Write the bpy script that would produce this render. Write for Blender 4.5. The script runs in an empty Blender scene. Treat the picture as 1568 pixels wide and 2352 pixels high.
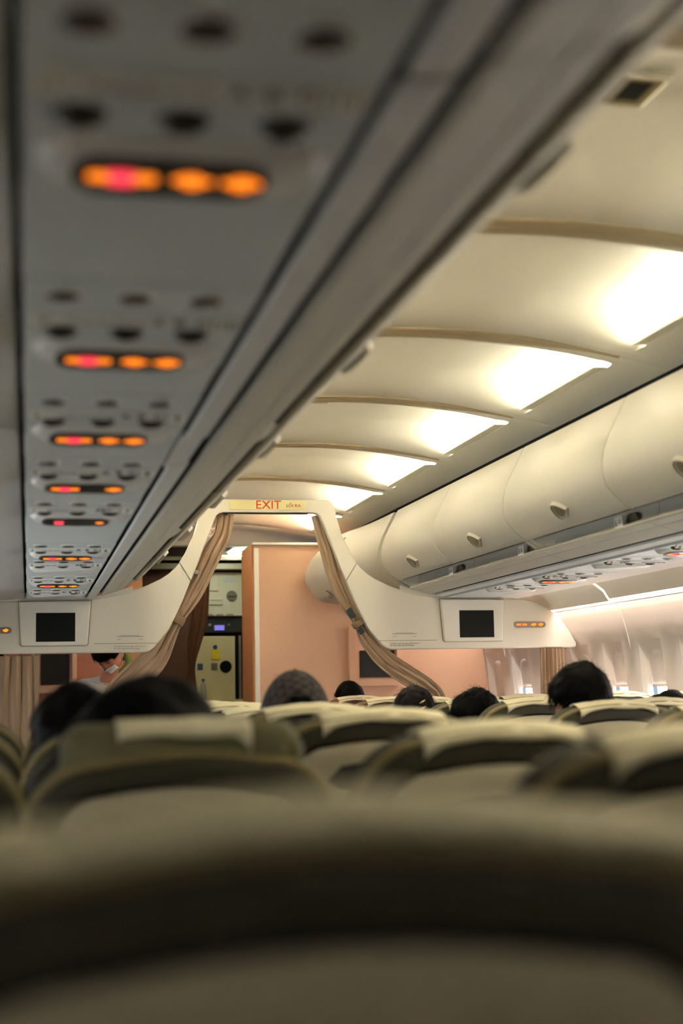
import bpy, bmesh, math, random
from mathutils import Vector, Matrix, noise
random.seed(7)
PI = math.pi
S = bpy.context.scene
COL = S.collection

# ------------------------------------------------------------------ camera
CAM = Vector((-1.36, 0.0, 1.17))
FPX = 3300.0
fw = Vector(((64-784)/FPX, -(1596-1176)/FPX, -1.0)).normalized()      # cabin axis seen from the camera
up = Vector((1.0, 0.018, 0.0)).cross(fw).normalized()
if up.y < 0: up = -up
rt = fw.cross(up)
M3 = Matrix((rt, fw, up))                                              # rows: world axes in camera space -> camera to world
cam_d = bpy.data.cameras.new('camera'); cam = bpy.data.objects.new('camera', cam_d); COL.objects.link(cam)
cam_d.sensor_fit = 'VERTICAL'; cam_d.sensor_height = 36.0; cam_d.lens = FPX/2352*36
cam.matrix_world = Matrix.Translation(CAM) @ M3.to_4x4()
cam_d.clip_start = 0.02
cam_d.dof.use_dof = True; cam_d.dof.focus_distance = 7.6; cam_d.dof.aperture_fstop = 2.1
S.camera = cam
def at(px, py, Y):
    d = M3 @ Vector(((px-784)/FPX, -(py-1176)/FPX, -1.0))
    return CAM + d*((Y-CAM.y)/d.y)

# ------------------------------------------------------------------ world, exposure
w = bpy.data.worlds.new('world'); S.world = w; w.use_nodes = True
w.node_tree.nodes['Background'].inputs[0].default_value = (0.6, 0.75, 1, 1)
w.node_tree.nodes['Background'].inputs[1].default_value = 0.5
S.view_settings.view_transform = 'Standard'; S.view_settings.look = 'None'
S.view_settings.exposure = 0.4; S.view_settings.gamma = 1.0
try:
    S.cycles.use_denoising = True
    S.cycles.max_bounces = 10; S.cycles.diffuse_bounces = 6; S.cycles.glossy_bounces = 3
    S.cycles.sample_clamp_indirect = 0.0
    S.cycles.caustics_reflective = False; S.cycles.caustics_refractive = False
except Exception: pass
LAMP = 47.0            # ceiling cove lamps
WASH = 17.0            # sidewall cove lamps
LAMP_COL = (1.0, 0.95, 0.85)
WASH_COL = (1.0, 0.94, 0.91)
DAYL = 20.0           # cooler daylight in the left windows
DAY = 28.0            # daylight in the open lower part of the right windows
REAR = 13.0            # dimmed cove lamps over and behind the camera

# ------------------------------------------------------------------ materials
def srgb(r, g, b):
    f = lambda c: (c/255/12.92) if c/255 <= .04045 else ((c/255+.055)/1.055)**2.4
    return (f(r), f(g), f(b), 1)
def mat(name, col, rough=.5, metal=0, bump=0, scale=200, var=0, emit=0, ecol=None, spec=.5, trans=0):
    m = bpy.data.materials.new(name); m.use_nodes = True
    nt = m.node_tree; p = nt.nodes['Principled BSDF']
    c = col if len(col) == 4 else (*col, 1)
    p.inputs['Base Color'].default_value = c
    p.inputs['Roughness'].default_value = rough; p.inputs['Metallic'].default_value = metal
    p.inputs['Specular IOR Level'].default_value = spec
    if trans: p.inputs['Transmission Weight'].default_value = trans
    if emit:
        p.inputs['Emission Color'].default_value = (*(ecol or c)[:3], 1); p.inputs['Emission Strength'].default_value = emit
    if bump or var:
        tc = nt.nodes.new('ShaderNodeTexCoord'); n = nt.nodes.new('ShaderNodeTexNoise')
        n.inputs['Scale'].default_value = scale; n.inputs['Detail'].default_value = 4
        nt.links.new(tc.outputs['Object'], n.inputs['Vector'])
        if bump:
            b = nt.nodes.new('ShaderNodeBump'); b.inputs['Strength'].default_value = bump; b.inputs['Distance'].default_value = .002
            nt.links.new(n.outputs['Fac'], b.inputs['Height']); nt.links.new(b.outputs[0], p.inputs['Normal'])
        if var:
            r = nt.nodes.new('ShaderNodeMapRange'); r.inputs['To Min'].default_value = 1-var; r.inputs['To Max'].default_value = 1+var
            nt.links.new(n.outputs['Fac'], r.inputs['Value'])
            mx = nt.nodes.new('ShaderNodeMix'); mx.data_type = 'RGBA'; mx.blend_type = 'MULTIPLY'; mx.inputs['Factor'].default_value = 1
            mx.inputs['A'].default_value = c
            nt.links.new(r.outputs[0], mx.inputs['B']); nt.links.new(mx.outputs['Result'], p.inputs['Base Color'])
    return m
M = dict(
    ceil=mat('ceiling_plastic', srgb(234, 229, 214), .45, bump=.05, scale=400),
    bin=mat('bin_plastic', srgb(198, 194, 180), .5, bump=.04, scale=500),
    under=mat('underside_plastic', srgb(206, 207, 205), .5, bump=.05, scale=500),
    psu=mat('service_panel_plastic', srgb(200, 206, 206), .45, bump=.04, scale=500),
    pod=mat('service_pod_plastic', srgb(222, 222, 218), .3),
    wall=mat('sidewall_plastic', srgb(232, 221, 212), .5, bump=.04, scale=400),
    divider=mat('divider_plastic', srgb(218, 212, 198), .45, bump=.05, scale=500),
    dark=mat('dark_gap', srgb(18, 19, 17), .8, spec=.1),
    rubber=mat('dark_rubber', srgb(30, 32, 29), .6),
    sign=mat('sign_glass', srgb(62, 58, 52), .3),
    white=mat('white_plate', srgb(238, 236, 226), .4),
    ink=mat('dark_print', srgb(40, 40, 40), .6),
    grey_ink=mat('grey_print', srgb(120, 118, 110), .6),
    red_ink=mat('red_print', srgb(205, 58, 12), .5),
    exit=mat('exit_plate', srgb(226, 216, 160), .4),
    orange=mat('orange_sign_light', (.25, .07, .01), .5, emit=1.25, ecol=(1, .22, .012)),
    pink=mat('red_sign_light', (.25, .02, .03), .5, emit=1.2, ecol=(1, .05, .085)),
    green=mat('green_sign_light', (.1, .5, .1), .5, emit=.15, ecol=(.1, .6, .05)),
    screen=mat('screen_glass', srgb(10, 15, 12), .3, spec=.2),
    bezel=mat('screen_bezel', srgb(222, 217, 206), .4),
    curtain=mat('curtain_cloth', srgb(176, 150, 124), .85, bump=.3, scale=700, var=.06),
    curtain2=mat('galley_curtain_cloth', srgb(120, 84, 58), .9, bump=.3, scale=700),
    pinkwall=mat('pink_laminate', srgb(222, 178, 148), .55, bump=.08, scale=900, var=.03),
    wood=mat('orange_laminate', srgb(196, 138, 92), .5, bump=.05, scale=300, var=.05),
    brown=mat('brown_laminate', srgb(92, 56, 34), .6, var=.08, scale=40),
    galley=mat('galley_panel', srgb(214, 206, 178), .45, var=.03, scale=60),
    galley2=mat('galley_door_panel', srgb(214, 200, 150), .5, var=.04, scale=40),
    steel=mat('brushed_steel', srgb(150, 146, 136), .35, metal=.8),
    yellow=mat('yellow_sticker', srgb(232, 204, 30), .5),
    blue=mat('blue_plastic', srgb(40, 74, 104), .4),
    display=mat('display_light', (.2, .18, .6), .4, emit=.55, ecol=(.22, .18, .75)),
    leather=mat('olive_leather', srgb(54, 51, 29), .55, bump=.25, scale=160, var=.12),
    leatherbrown=mat('brown_leather', srgb(104, 66, 44), .55, bump=.25, scale=160, var=.1),
    rim=mat('seat_edge_trim', srgb(142, 128, 84), .5),
    rimbrown=mat('brown_seat_edge_trim', srgb(158, 104, 62), .5),
    shell=mat('seat_shell_plastic', srgb(184, 176, 150), .5, bump=.06, scale=350),
    cloth=mat('headrest_cloth', srgb(232, 224, 192), .9, bump=.3, scale=500),
    skin=mat('skin', srgb(205, 140, 108), .5, var=.05, scale=30),
    hair=mat('black_hair', srgb(6, 5, 5),   .55, bump=.35, scale=260, spec=.07),
    hair2=mat('dark_brown_hair', srgb(18, 12, 10), .55, bump=.35, scale=260, spec=.15),
    shirt=mat('white_shirt', srgb(230, 226, 220), .85),
    shirt2=mat('grey_shirt', srgb(110, 112, 116), .85),
    shirt3=mat('navy_shirt', srgb(50, 54, 70), .85),
    trousers=mat('dark_trousers', srgb(40, 40, 46), .9),
    mask=mat('face_mask_cloth', srgb(226, 226, 228), .9),
    scarf=mat('green_scarf', srgb(110, 128, 58), .8, var=.3, scale=60),
    clip=mat('hair_clip_plastic', srgb(190, 170, 90), .35),
    orangecloth=mat('orange_cloth', srgb(214, 80, 40), .8),
    carpet=mat('floor_carpet', srgb(64, 62, 58), .95, bump=.4, scale=300, var=.15),
    lamp=mat('lamp_diffuser', (1, 1, 1), .5, emit=LAMP, ecol=LAMP_COL),
    lampmid=mat('half_lit_lamp_diffuser', (1, 1, 1), .5, emit=LAMP*1.1, ecol=LAMP_COL),
    lamprear=mat('dimmed_lamp_diffuser', (1, 1, 1), .5, emit=REAR, ecol=LAMP_COL),
    wash=mat('wash_lamp', (1, 1, 1), .5, emit=WASH, ecol=WASH_COL),
    fillfront=mat('added_forward_wash', (1, 1, 1), .5, emit=WASH*1.1, ecol=WASH_COL),
    glow=mat('galley_lamp', (1, 1, 1), .5, emit=14, ecol=(.9, 1.0, .82)),
    day=mat('daylight_pane', (1, 1, 1), .3, emit=DAY, ecol=(1, .965, .94)),
    dayleft=mat('cool_daylight_pane', (1, 1, 1), .3, emit=DAYL, ecol=(.84, .95, 1)),
    vent=mat('vent_grille', srgb(150, 134, 88), .5),
    tag=mat('dark_teal_tag', srgb(44, 58, 58), .7),
)
def checker_mat():
    m = mat('checked_cap_cloth', srgb(70, 60, 58), .85)
    nt = m.node_tree; p = nt.nodes['Principled BSDF']
    tc = nt.nodes.new('ShaderNodeTexCoord'); ck = nt.nodes.new('ShaderNodeTexChecker'); ck.inputs['Scale'].default_value = 46
    ck.inputs['Color1'].default_value = srgb(28, 24, 24); ck.inputs['Color2'].default_value = srgb(62, 53, 52)
    nt.links.new(tc.outputs['Object'], ck.inputs['Vector']); nt.links.new(ck.outputs['Color'], p.inputs['Base Color'])
    return m
M['cap'] = checker_mat()

# ------------------------------------------------------------------ mesh helpers
class MB:
    def __init__(s): s.v = []; s.f = []
    def add(s, vs, fs):
        n = len(s.v); s.v += [tuple(v) for v in vs]; s.f += [tuple(i+n for i in f) for f in fs]; return s
    def box(s, c, d, R=None):
        x, y, z = (k/2 for k in d); c = Vector(c)
        vs = [Vector((a*x, b*y, e*z)) for e in (-1, 1) for b in (-1, 1) for a in (-1, 1)]
        vs = [(R @ q if R else q)+c for q in vs]
        return s.add(vs, [(0, 2, 3, 1), (4, 5, 7, 6), (0, 1, 5, 4), (2, 6, 7, 3), (0, 4, 6, 2), (1, 3, 7, 5)])
    def loft(s, rings, closed=True, caps=True):
        n = len(rings[0]); b = len(s.v)
        for r in rings: s.v += [tuple(p) for p in r]
        m = n if closed else n-1
        for i in range(len(rings)-1):
            for j in range(m):
                k = (j+1) % n
                s.f.append((b+i*n+j, b+i*n+k, b+(i+1)*n+k, b+(i+1)*n+j))
        if caps and closed:
            s.f.append(tuple(b+j for j in reversed(range(n)))); s.f.append(tuple(b+(len(rings)-1)*n+j for j in range(n)))
        return s
    def tube(s, pts, r, n=8, closed=False):
        pts = [Vector(p) for p in pts]; rings = []
        N = len(pts)
        for i, p in enumerate(pts):
            a = pts[max(i-1, 0)] if not closed else pts[i-1]; b = pts[min(i+1, N-1)] if not closed else pts[(i+1) % N]
            t = (b-a).normalized(); u = t.orthogonal().normalized() if i == 0 else (u0 - t*u0.dot(t)).normalized()
            u0 = u; v2 = t.cross(u); rr = r[i] if isinstance(r, (list, tuple)) else r
            rings.append([p+u*(rr*math.cos(2*PI*k/n))+v2*(rr*math.sin(2*PI*k/n)) for k in range(n)])
        if closed: rings.append(rings[0])
        return s.loft(rings, True, not closed)
    def disc(s, c, ax, r, h, n=24, r2=None):
        ax = Vector(ax).normalized(); u = ax.orthogonal().normalized(); v2 = ax.cross(u); c = Vector(c); r2 = r if r2 is None else r2
        ring = lambda q, rr: [q+u*(rr*math.cos(2*PI*k/n))+v2*(rr*math.sin(2*PI*k/n)) for k in range(n)]
        return s.loft([ring(c, r), ring(c+ax*h, r2)])
    def build(s, name, m, parent=None, smooth=True, bevel=0, seg=2, angle=40, solid=0):
        me = bpy.data.meshes.new(name); me.from_pydata(s.v, [], s.f); me.update()
        bm = bmesh.new(); bm.from_mesh(me); bmesh.ops.recalc_face_normals(bm, faces=bm.faces); bm.to_mesh(me); bm.free()
        o = bpy.data.objects.new(name, me); COL.objects.link(o); me.materials.append(m)
        if parent: o.parent = parent
        if smooth:
            me.polygons.foreach_set('use_smooth', [True]*len(me.polygons))
            try: me.set_sharp_from_angle(angle=math.radians(angle))
            except Exception: pass
        if solid:
            sm = o.modifiers.new('solid', 'SOLIDIFY'); sm.thickness = solid; sm.offset = 0
        if bevel:
            b = o.modifiers.new('bevel', 'BEVEL'); b.width = bevel; b.segments = seg; b.limit_method = 'ANGLE'; b.angle_limit = math.radians(35)
            b.harden_normals = False
        return o
def prism(poly, fn0, fn1):
    return MB().loft([[fn0(p) for p in poly], [fn1(p) for p in poly]])
def empty(name, loc=(0, 0, 0), rotz=0):
    o = bpy.data.objects.new(name, None); COL.objects.link(o); o.location = loc; o.rotation_euler = (0, 0, rotz); o.empty_display_size = .05
    return o
def tag(o, label, cat, group=None):
    o['label'] = label; o['category'] = cat
    if group: o['group'] = group
    return o
def thing(name, label, cat, loc=(0, 0, 0), rotz=0, group=None): return tag(empty(name, loc, rotz), label, cat, group)
def struct(o): o['kind'] = 'structure'; return o
def copy_tree(o, parent=None):
    c = o.copy(); COL.objects.link(c)
    if parent: c.parent = parent
    for ch in list(o.children): copy_tree(ch, c)
    return c
def text(name, body, loc, R, size, m, parent, align='CENTER', ext=.0004, sx=1):
    cu = bpy.data.curves.new(name, 'FONT'); cu.body = body; cu.size = size; cu.align_x = align; cu.align_y = 'CENTER'; cu.extrude = ext
    t = bpy.data.objects.new(name, cu); COL.objects.link(t); cu.materials.append(m)
    me = bpy.data.meshes.new_from_object(t.evaluated_get(bpy.context.evaluated_depsgraph_get())); bpy.data.objects.remove(t)
    o = bpy.data.objects.new(name, me); COL.objects.link(o)
    o.matrix_world = Matrix.Translation(loc) @ R.to_4x4() @ Matrix.Diagonal((sx, 1, 1, 1))
    if parent: o.parent = parent; o.matrix_parent_inverse = Matrix()
    return o
def rrect(x0, x1, y0, y1, r, n=6):
    pts = []
    for cx, cy, a in ((x1-r, y1-r, 0), (x0+r, y1-r, 90), (x0+r, y0+r, 180), (x1-r, y0+r, 270)):
        for k in range(n+1):
            t = math.radians(a+90*k/n); pts.append((cx+r*math.cos(t), cy+r*math.sin(t)))
    return pts
def smooth(t): t = max(0, min(1, t)); return t*t*(3-2*t)
def catmull(P, n):
    P = [Vector(p) for p in P]; out = []
    for i in range(len(P)-1):
        a = P[max(i-1, 0)]; b = P[i]; c = P[i+1]; d = P[min(i+2, len(P)-1)]
        for k in range(n):
            t = k/n
            out.append(.5*((2*b)+(c-a)*t+(2*a-5*b+4*c-d)*t*t+(3*b-a-3*c+d)*t**3))
    out.append(P[-1]); return out

# ------------------------------------------------------------------ shell of the cabin
Y0, Y1 = -3.2, 9.9
def hullx(z, Y=0):
    R = 1.93 - .05*smooth((Y-8.4)/1.5)
    return math.sqrt(max(.01, R*R-(z-1.0)**2))
fb = MB(); fb.box((0, (Y0+13)/2, -.05), (4.4, 13-Y0, .1)); struct(fb.build('floor', M['carpet'], smooth=False))

PITCH = 1.163
RIBS = [5.88+PITCH*k for k in range(-8, 5)]      # rib centres along the cabin
def zc(x): return 2.40-.13*x*x
LIP = .72
def rec_at(y, a, b):
    return .075*min(smooth((y-a-.075)/.20), smooth((b-.075-y)/.34))
def ceiling():
    mb = MB()
    xs_in = [-LIP+2*LIP*i/44 for i in range(45)]
    for i in range(len(RIBS)-1):
        a, b = RIBS[i], RIBS[i+1]
        # rib with a centre groove (half belongs to each neighbour)
        rows = []
        prof = [(a+.001, .004), (a+.003, 0), (a+.055, 0), (a+.060, 0), (a+.062, 0)]
        y_s, y_e = a+.075, b-.075
        ys = [y_s+(y_e-y_s)*j/36 for j in range(37)]
        tail = [(b-.062, 0), (b-.060, 0), (b-.055, 0), (b-.003, 0), (b-.001, .004)]
        def rec(y): return .075*min(smooth((y-y_s)/.20), smooth((y_e-y)/.34))
        grid = []
        for y, dz in prof: grid.append([(x, y, zc(x)+dz) for x in [-.92, -.82, -LIP, -LIP+.001]+xs_in[1:-1]+[LIP-.001, LIP, .82, .92]])
        for y in ys:
            r = rec(y)
            # rounded plan corners of the recess
            cut = min(y-y_s, y_e-y); lx = LIP - (.05-math.sqrt(max(0, .0025-(.05-min(cut, .05))**2)))*.9
            row = [(-.92, y, zc(.92)), (-.82, y, zc(.82)), (-lx, y, zc(lx)), (-lx+.001, y, zc(lx)+r*.85)]
            row += [(x*(lx-.001)/LIP, y, zc(x)+r) for x in xs_in[1:-1]]
            row += [(lx-.001, y, zc(lx)+r*.85), (lx, y, zc(lx)), (.82, y, zc(.82)), (.92, y, zc(.92))]
            grid.append(row)
        for y, dz in tail: grid.append([(x, y, zc(x)+dz) for x in [-.92, -.82, -LIP, -LIP+.001]+xs_in[1:-1]+[LIP-.001, LIP, .82, .92]])
        mb.loft(grid, closed=False)
    return struct(mb.build('ceiling', M['ceil'], angle=35))
ceiling()
M['ribstrip'] = mat('tan_ceiling_strip', srgb(196, 176, 138), .5)
for i, y in enumerate(RIBS[3:-1]):
    mb = MB()
    for s0 in (-1, 1):
        top, bot = [], []
        for k in range(49):
            x = -.70+1.40*k/48; wd = .052*(1-smooth((abs(x)-.22)/.46))+.003
            top.append((x, wd))
        rows = [[(x, y+s0*.004, zc(x)+.002), (x, y+s0*.004, zc(x)-.004), (x, y+s0*(.004+wd), zc(x)-.004), (x, y+s0*(.004+wd), zc(x)+.002)] for x, wd in top]
        mb.loft(rows, closed=True)
    struct(mb.build('trim_%d' % (100+i), M['ribstrip'], smooth=False))
# cove lamps, one pair per ceiling bay
lamp_labels = {}
k_vis = 0
for i in range(len(RIBS)-1):
    a, b = RIBS[i], RIBS[i+1]
    for sgn in (1, -1):
        y0, y1 = a+.165, b-.185
        mb = MB(); rows = []
        led = MB(); lrows = []
        for j in range(25):
            y = y0+(y1-y0)*j/24; r = rec_at(y, a, b); lx = LIP-.004; z0 = zc(lx); h = min(.010, r*.35)
            rows.append([(sgn*(lx-.004), y, z0+h), (sgn*(lx-.040), y, z0+h)])
            lrows.append([(sgn*(lx+.004), y, z0+.001), (sgn*(lx-.046), y, z0-.001), (sgn*(lx-.046), y, z0+h*.9), (sgn*(lx-.044), y, z0+h*.9), (sgn*(lx-.042), y, z0+h*.5), (sgn*(lx+.004), y, z0+h*.5)])
        mb.loft(rows, closed=False); led.loft(lrows)
        o = led.build('ceiling_light', M['ceil'], angle=20)
        mb.build('light_tube', M['lamp' if a > 3.2 else 'lampmid' if a > -.2 else 'lamprear'], o)
        ordinal = ['first', 'second', 'third', 'fourth', 'fifth', 'sixth', 'seventh']
        if sgn == 1 and b > 3.6 and b < 10.6:
            lab = 'glowing white cove light on the right of the ceiling, %s lit bay from the camera' % ordinal[k_vis]; k_vis += 1
            tag(o, lab, 'ceiling light', 'cove lights along the ceiling')
        elif sgn == 1: tag(o, 'cove light in the ceiling behind or above the camera', 'ceiling light', 'cove lights along the ceiling')
        else: tag(o, 'cove light along the left of the ceiling hidden by the near bins', 'ceiling light', 'cove lights along the ceiling')

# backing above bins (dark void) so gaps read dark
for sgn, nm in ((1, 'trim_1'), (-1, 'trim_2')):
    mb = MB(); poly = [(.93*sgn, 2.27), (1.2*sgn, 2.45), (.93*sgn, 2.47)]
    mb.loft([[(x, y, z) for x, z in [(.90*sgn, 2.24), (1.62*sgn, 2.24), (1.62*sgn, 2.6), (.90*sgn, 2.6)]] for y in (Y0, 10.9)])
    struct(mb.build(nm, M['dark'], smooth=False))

# right sidewall with window openings, cove and lamps
WY = [7.19+.505*k for k in range(-8, 6)]
def side(sgn, name, windows):
    zs = [0, .3, .6, .9, .965, 1.41, 1.5, 1.58, 1.64]
    ys = sorted(set([Y0, -2, -1, 0, 1, 2, 2.9] + [round(y+d, 4) for y in windows for d in (-.15, .15)] + [9.89]))
    mb = MB(); idx = {}
    for i, y in enumerate(ys):
        for j, z in enumerate(zs): idx[i, j] = len(mb.v); mb.v.append((sgn*hullx(z, y), y, z))
    for i in range(len(ys)-1):
        for j in range(len(zs)-1):
            ym = (ys[i]+ys[i+1])/2
            if zs[j] == .965 and any(abs(ym-q) < .149 for q in windows): continue
            mb.f.append((idx[i, j], idx[i+1, j], idx[i+1, j+1], idx[i, j+1]))
    return struct(mb.build(name, M['wall'], solid=.012, angle=30))
LY = [-1.15+.505*k for k in range(18)]
side(1, 'wall_right', WY); side(-1, 'wall_left', LY)
def zx_(s_, z, y, off): return s_*(hullx(z, y)+off)
for sg_, n, y in [(1, n, y) for n, y in enumerate(WY)]+[(-1, n+20, y) for n, y in enumerate(LY)]:
    # tapered surround from the square opening to a rounded pane opening
    root = struct(empty('window_%d' % (n+1), (sg_*hullx(1.19), y, 0)))
    zx = lambda z, y, off: zx_(sg_, z, y, off)
    L = lambda p, o: (p[0]-root.location.x, p[1]-root.location.y, p[2])
    mb = MB()
    outer = rrect(y-.152, y+.152, .963, 1.412, .02); inner = rrect(y-.105, y+.105, 1.01, 1.35, .09); mid = rrect(y-.128, y+.128, .985, 1.385, .06)
    rings = [[L((zx(z, a, -.005), a, z), 0) for a, z in outer], [L((zx(z, a, .003), a, z), 0) for a, z in mid], [L((zx(z, a, .020), a, z), 0) for a, z in inner]]
    mb.loft(rings, True, False); mb.build('window_frame', M['wall'], root)
    open_ = n not in (6, 11, 13)
    zb = (1.155 if sg_ > 0 or y > 4.2 else 1.07 if y > 1.5 else 1.03) if open_ else 1.0
    mb = MB()
    mb.loft([[L((zx(z, a, .024+t), a, z), 0) for z in (zb, 1.2, 1.26, 1.32, 1.37)] for a, t in ((y-.142, 0), (y+.142, 0))], closed=False)
    mb.box(L((zx(zb, y, .022), y, zb+.006), 0), (.010, .2, .012)); mb.build('window_shade', M['wall'], root, solid=.004)
    mb = MB(); mb.loft([[L((zx(z, a, .045), a, z), 0) for z in (.98, 1.06, 1.16, 1.26, 1.36)] for a in (y-.108, y+.108)], closed=False); mb.build('window_pane', M['day' if sg_ > 0 else 'dayleft'], root)
# vertical joints of the sidewall panels
mb = MB()
for y in [q+.2525 for q in WY[::2]]:
    mb.tube([(hullx(z, y)-.006, y, z) for z in (.3, .6, .9, 1.1, 1.3, 1.45, 1.55, 1.63)], .0045, 6)
struct(mb.build('trim_3', M['wall']))
# cove panels above the windows (rim lit from behind)
cuts = [3.04, 4.12, 5.2, 6.28, 7.36, 8.44, 9.52]
for sgn, nm0 in ((1, 70), (-1, 10)):
    for k in range(len(cuts)-1) if sgn == 1 else ():
        a, b = cuts[k]+.006, cuts[k+1]-.006
        mb = MB(); sec = [(1.515, 1.70), (1.53, 1.725), (1.58, 1.735), (1.65, 1.712), (1.705, 1.672), (1.728, 1.634), (1.737, 1.622), (1.746, 1.626), (1.742, 1.645), (1.722, 1.68), (1.665, 1.725), (1.59, 1.75), (1.52, 1.74)]
        off = .012*(k % 2)
        mb.loft([[(x+d*.0, y, z+off+(.02 if e else 0)*0) for x, z in sec] for y, d, e in ((a, 0, 0), (a+.02, 0, 0), (b-.02, 0, 0), (b, 0, 0))])
        struct(mb.build('trim_%d' % (nm0+k), M['ceil'], angle=50))
mb = MB(); mb.box((1.775, 5.4, 1.725), (.045, 5.5, .02))
o = mb.build('wall_wash_light', M['wash'], smooth=False); tag(o, 'long lamp hidden behind the cove rim above the right windows', 'light')
mb = MB(); mb.box((1.755, 9.05, 1.715), (.05, 1.4, .02))  # extra lamp, added to brighten the sidewall beyond the divider
o = mb.build('wall_wash_light', M['fillfront'], smooth=False); tag(o, 'added lamp brightening the forward sidewall, hidden by the right wing of the divider', 'light')
mb = MB(); mb.loft([[(1.815, y, 1.62), (1.80, y, 1.80), (1.5, y, 1.80)] for y in (Y0, 9.88)], closed=False); struct(mb.build('trim_9', M['wall'], smooth=False))
mb = MB(); mb.loft([[(-1.815, y, 1.62), (-1.62, y, 1.69), (-1.386, y, 1.705), (-1.386, y, 1.74)] for y in (Y0, 8.19)], closed=False); struct(mb.build('trim_10', M['psu'], solid=.008))

# back of the cabin
mb = MB(); mb.box((0, Y0-.03, 1.2), (4.2, .05, 2.9)); struct(mb.build('wall_back', M['wall'], smooth=False))

# ------------------------------------------------------------------ overhead bins
DOOR = [(.770, 2.215), (.745, 2.165), (.715, 2.11), (.690, 2.06), (.672, 2.01), (.664, 1.965), (.664, 1.925), (.673, 1.892), (.692, 1.866), (.716, 1.839), (.743, 1.816), (.764, 1.800), (.770, 1.800)]
def body_sec(t):
    """closed section of the bin body; t=1 trough fully open, t=0 filled"""
    m = lambda p, q: (q[0]+(p[0]-q[0])*t, q[1]+(p[1]-q[1])*t)
    s = [(.790, 2.205), (.768, 2.165), (.740, 2.11), (.715, 2.06), (.697, 2.01), (.689, 1.965), m((.72, 1.955), (.690, 1.925)), m((.76, 1.94), (.698, 1.895)), m((.80, 1.91), (.716, 1.865)), m((.84, 1.87), (.741, 1.84)), m((.86, 1.84), (.763, 1.82))]
    s += [m((.878, 1.830), (.776, 1.812)), m((.882, 1.815), (.778, 1.803)), m((.882, 1.799), (.785, 1.796)), m((.876, 1.783), (.796, 1.788)), m((.863, 1.769), (.810, 1.780)), m((.851, 1.765), (.821, 1.773)), m((.845, 1.770), (.828, 1.770))]
    s += [(.839, 1.768), (.833, 1.759), (.840, 1.752), (.880, 1.7405), (.8815, 1.7445), (.8835, 1.7445), (.885, 1.7392), (.955, 1.7175), (.961, 1.7195), (.962, 1.737)]
    s += [(1.0, 1.77), (1.5, 1.84), (1.66, 1.92), (1.60, 2.05), (1.35, 2.20), (.80, 2.215)]
    return s
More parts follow.
